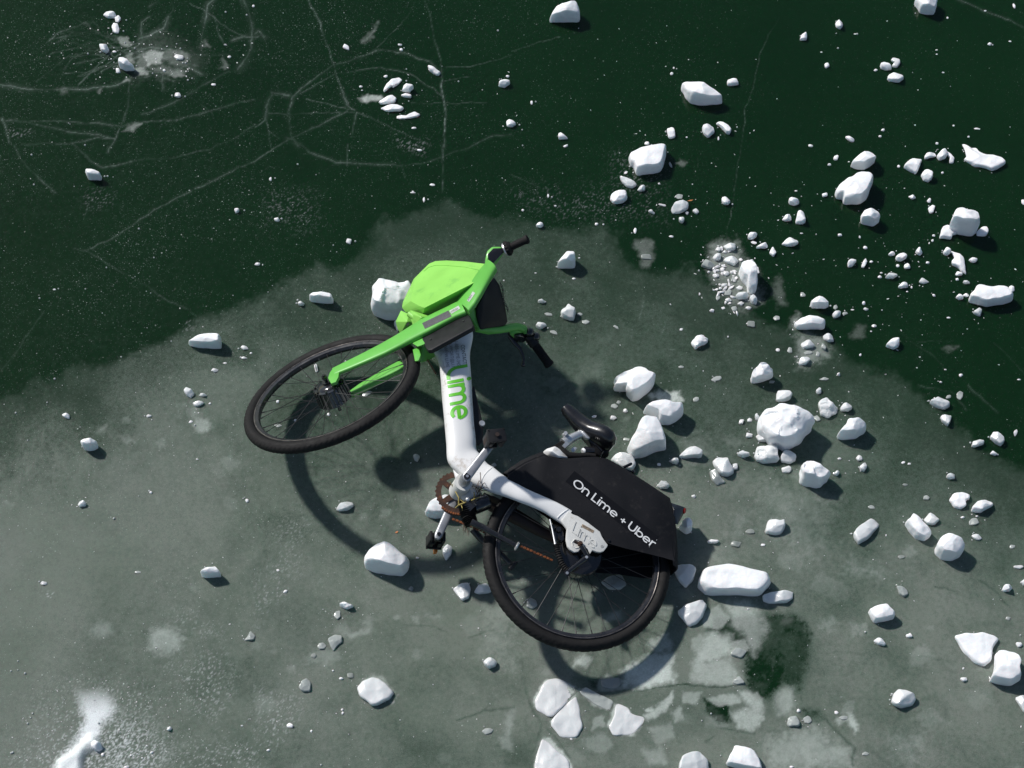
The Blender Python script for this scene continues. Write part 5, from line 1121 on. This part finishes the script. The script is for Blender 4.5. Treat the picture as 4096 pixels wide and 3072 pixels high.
decal_poly(wc, c5, '448 486 545 370 1480 1095 1385 1215', 'band', 'lettering_band', wco, .0008, 3)
L5 = 62.
text_on(wc, 'On Lime + Uber', c5, (516, 522), (73.2, 57.6), (39.5, -53.5), .18, 'letter', 'lettering', wco, .0016, .985)
sc3 = MB()
for x, y, r in ((1408, 1160, .0022), (1375, 1210, .0013), (1457, 1135, .0017)):
    sc3.sphere(snap(wc, [c5(x, y)], .0006)[0], r*.8, 6)
part(sc3, 'letter_remnant', 'letter', wco)
bolt = MB(); q = snap(wc, [c5(925, 1140)], 0)[0]; bolt.cyl(q, q+nr*.004, .005, 12); part(bolt, 'bolt', 'gloss', wco)
an = MB(); an.tube([RP(c5(1090, 332), 0), RP(c5(1172, 292), .01)], [.0055, .0055], 12); an.sphere(RP(c5(1172, 292), .01), .0055, 10); an.sphere(RP(c5(1195, 380), -.01), .008, 10); an.tube([RP(c5(1110, 350), -.01), RP(c5(1215, 392), -.01)], .004, 8); part(an, 'lock_stub', 'gloss')
# inner mudguard strip hugging the tyre on the shaded side
mg = MB()
# --- rear light
rlg = MB(); rlg.hull([RP(c5(x, y), o_) for x, y, o_ in ((1610, 720, .045), (1690, 745, .05), (1765, 770, .045), (1785, 790, .03), (1735, 880, .03), (1692, 965, .04), (1655, 955, .045), (1640, 860, .055), (1625, 740, -.02), (1770, 790, -.03), (1680, 960, -.02), (1650, 800, .06))], .007, 4); rlo = part(rlg, 'rear_light', 'gloss')
ls = MB(); ls.hull([RP(c5(x, y), o_) for x, y, o_ in ((1762, 775, .046), (1788, 785, .036), (1778, 835, .034), (1752, 850, .036), (1765, 800, .050), (1785, 810, -.02), (1760, 840, -.02))], .003); part(ls, 'lens', 'red', rlo)

# --- rear dropout plate with raised lettering
dp = MB(); dp.prism(poly(c5, '400 925 480 815 530 848 585 868 700 942 830 1042 850 1092 880 1140 918 1188 905 1215 872 1255 835 1268 790 1262 745 1245 722 1285 700 1248 665 1205 640 1192 610 1235 590 1262 545 1268 500 1240 472 1205 455 1130 458 1070 465 1010 430 965', .078, RP), nr, .012, .0025, 2)
dpo = part(dp, 'dropout_plate', 'white_cast')
text_on(dp, 'Lime', c5, (510, 1040), (76, 58), (30, -84), .17, 'white_cast', 'raised_lettering', dpo, .0022, .9)
sl = MB(); sl.tube(snap(dp, [c5(600, 1215), c5(560, 1225), c5(525, 1200), c5(520, 1160), c5(550, 1128), c5(590, 1135)], .0006), .002, 8); part(sl, 'slot_rim', 'white_cast', dpo)
sl = MB(); sl.tube(snap(dp, [c5(545, 1150), c5(600, 1172)], .0002), .0055, 10); part(sl, 'axle_slot', 'rustdark', dpo)
sl = MB(); q = snap(dp, [c5(606, 1180)], 0)[0]; sl.cyl(q-nr*.01, q+nr*.010, .0095, 6); sl.cyl(q, q+nr*.018, .005, 10); part(sl, 'axle_nut', 'rust', dpo)
sl = MB(); q = snap(dp, [c5(852, 1205)], 0)[0]; sl.cyl(q, q+nr*.001, .0055, 12); part(sl, 'bolt_hole', 'greyink', dpo)
decal_poly(dp, c5, '635 958 765 1030 752 1058 622 988', 'brownlabel', 'label', dpo, .001)
font_on(dp, 'YQC393', c5, (632, 984), (29, 16), (12, -24), 'ink', 'printed_text', dpo, .0018)
ring_ = MB()
ps = [c4(1465+30*math.sin(f*math.pi)*-.5+f*155, 1302-f*112) for f in [i/10 for i in range(11)]]
ring_.tube(snap(frm, ps, .0004, .2), .0022, 8); part(ring_, 'tube_collar', 'white', fo)

# --- brake gear round the rear hub
bg = MB()
bg.hull([RP(c5(x, y), .04) for x, y in ((265, 960), (330, 950), (440, 1000), (455, 1100), (450, 1150), (350, 1180), (275, 1080))]+[RP(c5(x, y), .06) for x, y in ((300, 980), (430, 1030), (440, 1130), (340, 1130))], .006)
for x, y in ((370, 1020), (400, 1120), (300, 1000)): q = RP(c5(x, y), .062); bg.tube([q, q+nr*.006], [.012, .009], 14)
part(bg, 'brake_bracket', 'gloss')
bc = MB(); bc.tube([RP(c5(x, y), .075) for x, y in ((275, 905), (300, 1010), (322, 1120), (335, 1180))], [.0022, .0026, .0032, .0045], 8); part(bc, 'brake_cable', 'silver')
sp_ = MB(); cpts = [(345, 1180), (352, 1230), (372, 1300), (400, 1380), (440, 1440), (485, 1482)]
cen_ = []
for i in range(len(cpts)-1):
    for f in range(6): cen_.append(RP(c5(cpts[i][0]+(cpts[i+1][0]-cpts[i][0])*f/6, cpts[i][1]+(cpts[i+1][1]-cpts[i][1])*f/6), .07))
sp_.tube(cen_, [.011 if i % 2 else .0075 for i in range(len(cen_))], 14); part(sp_, 'brake_boot', 'rubber')
ba = MB(); ba.tube([RP(c5(460, 1500), .072), RP(c5(560, 1420), .075), RP(c5(690, 1320), .08)], [.010, .008, .011], 12); ba.tube([RP(c5(690, 1320), .07), RP(c5(690, 1320), .092)], .010, 10); ba.tube([RP(c5(462, 1500), .064), RP(c5(462, 1500), .09)], .010, 10)
ba.tube([RP(c5(620, 1200), .09), RP(c5(690, 1320), .085)], [.008, .008], 10)
bao = part(ba, 'brake_arm', 'gloss')
for x, y in ((680, 1325), (465, 1500)):
    ba = MB(); q = RP(c5(x, y), .092); ba.cyl(q, q+nr*.003, .0052, 10); part(ba, 'bolt', 'silver', bao)

# --- right-hand stay, chain, chainring
rs_ = MB(); rs_.tube([RP(c4(*q), -.05) for q in ((620, 1090), (800, 1180), (1000, 1290), (1250, 1430), (1500, 1560), (1620, 1640))], [.024, .027, .026, .022, .018, .014], 16); part(rs_, 'right_stay', 'rustdark')
cg = MB(); cg.hull([RP(c4(x, y), o_) for x, y, o_ in ((640, 1040, .0), (760, 1060, .01), (900, 1130, .01), (1000, 1200, 0), (860, 1150, -.03), (700, 1130, -.03))], .006); part(cg, 'stay_bridge', 'rustdark')
cra = RP(c4(455, 862), .100); bba = cra-nr*.145
cr_ = MB(); k = 150; rr = []
uu = nr.orthogonal().normalized(); ww = nr.cross(uu)
for i in range(k):
    a = 2*math.pi*i/k; r = .076+(.0035 if (i % 5) in (1, 2) else 0); d_ = uu*math.cos(a)+ww*math.sin(a)
    rr.append([bba+d_*r+nr*.002, bba+d_*.058+nr*.002, bba+d_*.058-nr*.002, bba+d_*r-nr*.002])
cr_.loft(rr, False, True)
for kk in range(5):
    a = 2*math.pi*kk/5+.5; d_ = uu*math.cos(a)+ww*math.sin(a); s_ = nr.cross(d_)
    cr_.hull([bba+d_*.064+s_*x+nr*z for x in (-.009, .009) for z in (-.0015, .0015)]+[bba+d_*.015+s_*x+nr*z for x in (-.012, .012) for z in (-.0015, .0015)], 0)
cr_.tube([bba-nr*.004, bba+nr*.004], .026, 24)
cro = part(cr_, 'chainring', 'rust')
chn = MB()
def chainrun(a, b, o0=-.045):
    p, q = RP(c2(*a), o0), RP(c2(*b), o0); n_ = int((q-p).length/.0127); dd = (q-p).normalized(); sd_ = nr.cross(dd)
    for i in range(n_):
        m_ = p+dd*(i+.5)*.0127
        chn.hull([m_+dd*x+sd_*y+nr*z for x in (-.0055, .0055) for y in (-.0042, .0042) for z in ((-.0035, .0035) if i % 2 else (-.0022, .0022))], .001, 1)
chainrun((690, 985), (900, 1078)); chainrun((300, 830), (690, 985), -.045)
for i in range(11):
    a = math.radians(196+8*i*1.0)
arcp = ring(bba, nr, .079, 60)
arcp = sorted(arcp, key=lambda p_: (Vector(proj(p_)+(0,))-Vector((*c4(370, 1300), 0))).length)[:16]
part(chn, 'chain', 'rustbright')
chn = MB()
for p_ in arcp: chn.sphere(p_, .0062, 6)
part(chn, 'chain_wrap', 'rustbright', cro)

# --- cranks and pedals
def crank(p0, p1, w0, w1, name='crank'):
    m_ = MB(); dd = (p1-p0).normalized(); s_ = nr.cross(dd).normalized()
    secs_ = []
    for f in (-.10, -.06, .0, .2, .5, .8, 1.0, 1.06, 1.10):
        w_ = w0*(1-f)+w1*f; e_ = 1 if 0 <= f <= 1 else (.85 if f in (-.06, 1.06) else .45)
        secs_.append((p0+(p1-p0)*f, s_*w_*e_, nr*.009*(1 if 0 <= f <= 1 else .8)))
    m_.eloft(secs_, 24, True, 3); return m_
pe = onplane(c4(735, 492), RH+nr*.135, nr)
m_ = crank(cra+nr*.008, pe, .0165, .0135); m_.tube([cra-nr*.05, cra-nr*.012, cra+nr*.012], [.020, .020, .0165], 24)
lc = part(m_, 'crank', 'crank')
m_ = MB(); m_.tube([cra+nr*.014, cra+nr*.0185], [.012, .0115], 20); part(m_, 'crank_bolt', 'gloss', lc)
m_ = MB(); m_.tube([cra+nr*.0186, cra+nr*.0196], [.0055, .0055], 6); part(m_, 'bolt_head', 'silver', lc)
def pedal(p, ax_, fw_, L_=.092, W_=.046, H_=.020):
    up_ = ax_.cross(fw_).normalized(); fw_ = up_.cross(ax_).normalized(); m_ = MB()
    def bx(a0, a1, f0, f1, u0, u1, bv=.0025): m_.hull([p+ax_*a+fw_*f_+up_*u for a in (a0, a1) for f_ in (f0, f1) for u in (u0, u1)], bv, 2)
    bx(.004, .014, -W_*.45, W_*.45, -H_*.8, H_*.8); bx(L_-.010, L_, -W_, W_, -H_, H_)
    bx(.006, L_-.004, -W_, -W_+.010, -H_*.8, H_*.8); bx(.006, L_-.004, W_-.010, W_, -H_*.8, H_*.8)
    for s_ in (-.5, .5): bx(.03, L_-.02, W_*s_-.006, W_*s_+.006, -H_*.95, H_*.95)
    m_.tube([p-ax_*.012, p+ax_*(L_-.004)], .009, 14)
    for a in range(5):
        for s_ in (-1, 1): m_.sphere(p+ax_*(.018+.016*a)+fw_*s_*(W_-.005)+up_*H_*.82, .0025, 6)
    return m_, up_
ux4 = (RP(c4(860, 262), .2)-RP(c4(650, 280), .2)).normalized()
pdl, up_ = pedal(pe+nr*.006, nr, ux4, .080, .032, .024); po = part(pdl, 'pedal', 'black')
q = pe+nr*.092; m_ = MB(); m_.tube([q, q+nr*.002], .0075, 12); part(m_, 'pedal_cap', 'rustdark', po)
m_ = MB(); m_.hull([pe+nr*(.02+a)-ux4*.0325+up_*u for a in (0, .045) for u in (-.007, .007)]+[pe+nr*(.02+a)-ux4*.031+up_*u for a in (0, .045) for u in (-.007, .007)], 0); part(m_, 'reflector', 'rustdark', po)
rc0 = bba-nr*.012
rc1 = onplane(c4(150, 1492), rc0, nr)
m_ = crank(rc0, rc1, .017, .0145); rco = part(m_, 'crank', 'crank')
m_ = MB(); q = rc1+nr*.009; m_.tube([q, q+nr*.0012], .0072, 16); part(m_, 'pedal_bolt', 'gloss', rco)
pq = onz(c2(222, 962), .055)
fx = (onz(c2(250, 960), .05)-onz(c2(190, 950), .05)).normalized()
axd = (onz(c2(208, 1045), .035)-onz(c2(226, 950), .06)).normalized()
pdl, up2 = pedal(rc1-nr*.006, -nr, CX.copy(), .085, .028, .022); pdl.bvh = BVHTree.FromBMesh(pdl.bm)
q = snap(pdl, [c2(204, 1012)], .002, .12)[0]; po = part(pdl, 'pedal', 'black')
m_ = MB(); axd = -nr; upz = up2 if up2.z > 0 else -up2
m_.hull([q+axd*a+CX*b+upz*c_ for a in (-.012, .012) for b in (-.0055, .0055) for c_ in (-.01, .012)], .001, 1); part(m_, 'reflector', 'amber', po)

# --- bottom bracket shell and stand
m_ = MB(); m_.tube([cra-nr*.04, cra-nr*.13], [.031, .034], 28); m_.hull([RP(c4(x, y), o_) for x, y, o_ in ((390, 940, .02), (480, 960, .03), (540, 1060, .03), (480, 1130, .02), (390, 1110, .0), (560, 960, 0), (640, 1040, 0))], .006); part(m_, 'bottom_bracket', 'white_cast')
m_ = MB(); a_, b2 = RP(c4(520, 1190), .015), RP(c4(690, 1120), .02); m_.tube([a_, a_.lerp(b2, .1), b2, b2+(b2-a_)*.12], [.022, .028, .028, .020], 24); m_.tube([RP(c4(440, 1120), .03), RP(c4(530, 1210), .03)], [.018, .024], 18)
ks = part(m_, 'kickstand', 'gloss')
m_ = MB(); m_.sphere(RP(c4(470, 1100), .05), .008, 12); part(m_, 'stand_bolt', 'silver', ks)
m_ = MB(); cpts = [(468, 1170), (470, 1230), (480, 1290), (500, 1340), (520, 1380)]; cc = []
for i in range(len(cpts)-1):
    for f in range(6): cc.append(RP(c4(cpts[i][0]+(cpts[i+1][0]-cpts[i][0])*f/6, cpts[i][1]+(cpts[i+1][1]-cpts[i][1])*f/6), .02-.0*i))
m_.tube(cc, [(.031 if i % 2 else .023)-.0003*i for i in range(len(cc))], 24); part(m_, 'rubber_boot', 'rubber', ks)
m_ = MB(); m_.tube([RP(c4(*q), .055) for q in ((510, 1350), (620, 1400), (820, 1510), (1015, 1615))], [.0125, .0115, .010, .009], 16); part(m_, 'stand_leg', 'rim', ks)
m_ = MB(); q = RP(c4(1015, 1615), .055); dd = (q-RP(c4(820, 1510), .055)).normalized(); m_.tube([q-dd*.004, q, q+dd*.004], [.011, .017, .015], 18); part(m_, 'stand_foot', 'silver', ks)
m_ = MB(); m_.tube([onz(c4(*q[:2]), q[2]) for q in ((530, 1430, .12), (620, 1540, .10), (720, 1620, .08), (800, 1700, .06))]+[onz(c2(*q[:2]), q[2]) for q in ((560, 1010, .05), (640, 1090, .03))], [.014, .012, .011, .011, .010, .010], 14)
q = onz(c2(650, 1100), .03); m_.tube([q-Vector((.012, .014, 0)), q+Vector((.012, .014, 0))], .009, 10); part(m_, 'stand_leg', 'rim', ks)
m_ = MB()
rgb = random.Random(4)
for _ in range(26):
    a = RP(c4(470+rgb.uniform(-40, 70), 1380+rgb.uniform(-40, 30)), .0); m_.tube([a, a+Vector((rgb.uniform(-.006, .006), -rgb.uniform(.012, .034), rgb.uniform(-.02, 0)))], .0007, 4)
part(m_, 'clinging_fibres', 'twigdark', ks)

# --- saddle and clamp
sx = [(1540, 75, .018, .014), (1575, 110, .024, .020), (1640, 180, .028, .022), (1710, 250, .033, .026), (1790, 320, .048, .028), (1860, 370, .068, .030), (1930, 420, .083, .030), (1995, 478, .086, .028), (2040, 520, .070, .022), (2062, 540, .04, .012)]
secs = []
for i, (x, y, hn, hp) in enumerate(sx):
    c = RP(c4(x, y), .012); d_ = (RP(c4(*sx[min(i+1, 9)][:2]), .012)-RP(c4(*sx[max(i-1, 0)][:2]), .012)).normalized(); s_ = nr.cross(d_).normalized()
    secs.append((c, s_*hp*1.15, nr*hn*.95))
m_ = MB(); m_.eloft(secs, 32, True, 2.6)
sdl = part(m_, 'saddle', 'saddle', angle=60)
m_ = MB(); m_.hull([RP(c4(x, y), o_) for x, y, o_ in ((1800, 430, .02), (1880, 440, .03), (1960, 480, .03), (2040, 560, .02), (2035, 620, .0), (1990, 655, -.01), (1900, 645, 0), (1850, 560, .0), (1820, 480, -.03), (1990, 600, -.05))], .008, 3); part(m_, 'saddle_base', 'black', sdl)
m_ = MB()
for o_ in (.022, -.022): m_.tube([RP(c4(*q), o_) for q in ((1690, 240), (1700, 330), (1790, 420), (1900, 500), (1960, 560))], .0038, 8)
part(m_, 'saddle_rail', 'gloss', sdl)
m_ = MB(); m_.tube([RP(c4(*q), .02) for q in ((1850, 610), (1935, 640), (1990, 520), (1970, 470))], .0022, 8); part(m_, 'saddle_cable', 'gloss', sdl)
m_ = MB(); m_.tube([RP(c4(1530, 480), .02), RP(c4(1600, 435), .02), RP(c4(1690, 390), .02), RP(c4(1745, 365), .02)], [.019, .017, .015, .016], 24)
m_.hull([RP(c4(x, y), o_) for x, y, o_ in ((1728, 345, .04), (1755, 340, .04), (1830, 415, .04), (1812, 440, .04), (1730, 350, 0), (1825, 430, 0), (1700, 380, .02), (1770, 445, .0))], .004)
m_.tube([RP(c4(1528, 500), .02), RP(c4(1560, 530), .02)], [.022, .022], 24)
spo = part(m_, 'seat_post', 'silver')
m_ = MB(); m_.tube([RP(c4(1552, 400), .03), RP(c4(1556, 385), .03)], [.013, .013], 14); m_.tube([RP(c4(1555, 365), .05), RP(c4(1555, 385), .03)], .007, 10); m_.hull([RP(c4(x, y), .035) for x, y in ((1530, 400), (1580, 380), (1590, 430), (1540, 450))]+[RP(c4(1560, 420), .01)], .003)
m_.hull([RP(c4(x, y), .02) for x, y in ((1610, 540), (1650, 510), (1690, 530), (1650, 580), (1620, 575))]+[RP(c4(1650, 545), .0)], .003); part(m_, 'clamp', 'silver', spo)
m_ = MB(); m_.hull([RP(c4(x, y), o_) for x, y, o_ in ((1465, 478, .03), (1510, 448, .035), (1545, 470, .035), (1570, 520, .03), (1540, 560, .02), (1480, 530, .02), (1400, 520, .02), (1500, 500, -.01))], .004); part(m_, 'seal', 'rubber', spo)
m_ = MB(); m_.tube([RP(c4(*q), .035) for q in ((1480, 520), (1530, 570), (1590, 612), (1700, 618), (1800, 612), (1880, 620))], [.010, .012, .012, .011, .010, .009], 12); part(m_, 'seat_cable', 'rubber')
m_ = MB(); m_.tube([RP(c4(1765, 560), .03), RP(c4(1865, 560), .03)], [.0145, .0145], 20); mo_ = part(m_, 'seat_lock', 'gloss'); m_ = MB(); m_.tube([RP(c4(1745, 575), .03), RP(c4(1765, 562), .03)], [.011, .012], 16); part(m_, 'lock_cap', 'letter', mo_)
# --- small cable by the head
m_ = MB(); m_.tube([Z(c1, *q) for q in ((1272, 920, .22), (1300, 965, .215), (1332, 1020, .21))], .0028, 8); part(m_, 'head_cable', 'copper')
m_ = MB(); m_.tube([Z(c1, 1100, 790, .30), Z(c1, 1150, 806, .30), Z(c1, 1180, 835, .28)], .0035, 8); part(m_, 'cable_guide', 'green', fk)
# --- dry twigs caught on the cranks
m_ = MB(); TZ = .31
def tw(s_, r): 
    v = [float(a) for a in s_.split()]; m_.tube([onz(c4(v[i], v[i+1]), TZ+.01*math.sin(i)) for i in range(0, len(v), 2)], [r*(1-.5*i/(len(v)/2)) for i in range(len(v)//2)], 6)
tw('545 1085 545 1050 542 1020', .0028); tw('500 1118 545 1095 600 1075', .0026); tw('372 1162 440 1135 500 1118', .0030); tw('335 1195 372 1162', .0022); tw('372 1162 372 1080 330 1000 300 950 275 905', .0024); tw('400 1160 412 1195 415 1225', .0018); tw('372 1090 440 1140', .0016); tw('300 945 315 925', .0014)
two = m_.build('dry_twig', 'twig', None, None); setp(two, 'thin forked yellow twig caught between chainring and crank of the bicycle', 'twig')
m_ = MB(); TZ = .32
for s_ in ('560 1070 600 1000 620 940 610 800', '600 1000 660 960 705 975', '600 1020 590 950 600 920', '620 1000 680 1000', '580 1030 560 980 600 890', '600 1020 640 930 660 915', '590 1010 570 960'): tw(s_, .0016)
two = m_.build('dry_twig', 'twigdark', None, None); setp(two, 'small tangle of brown brushwood stuck on the white tube beside the crank', 'twig')
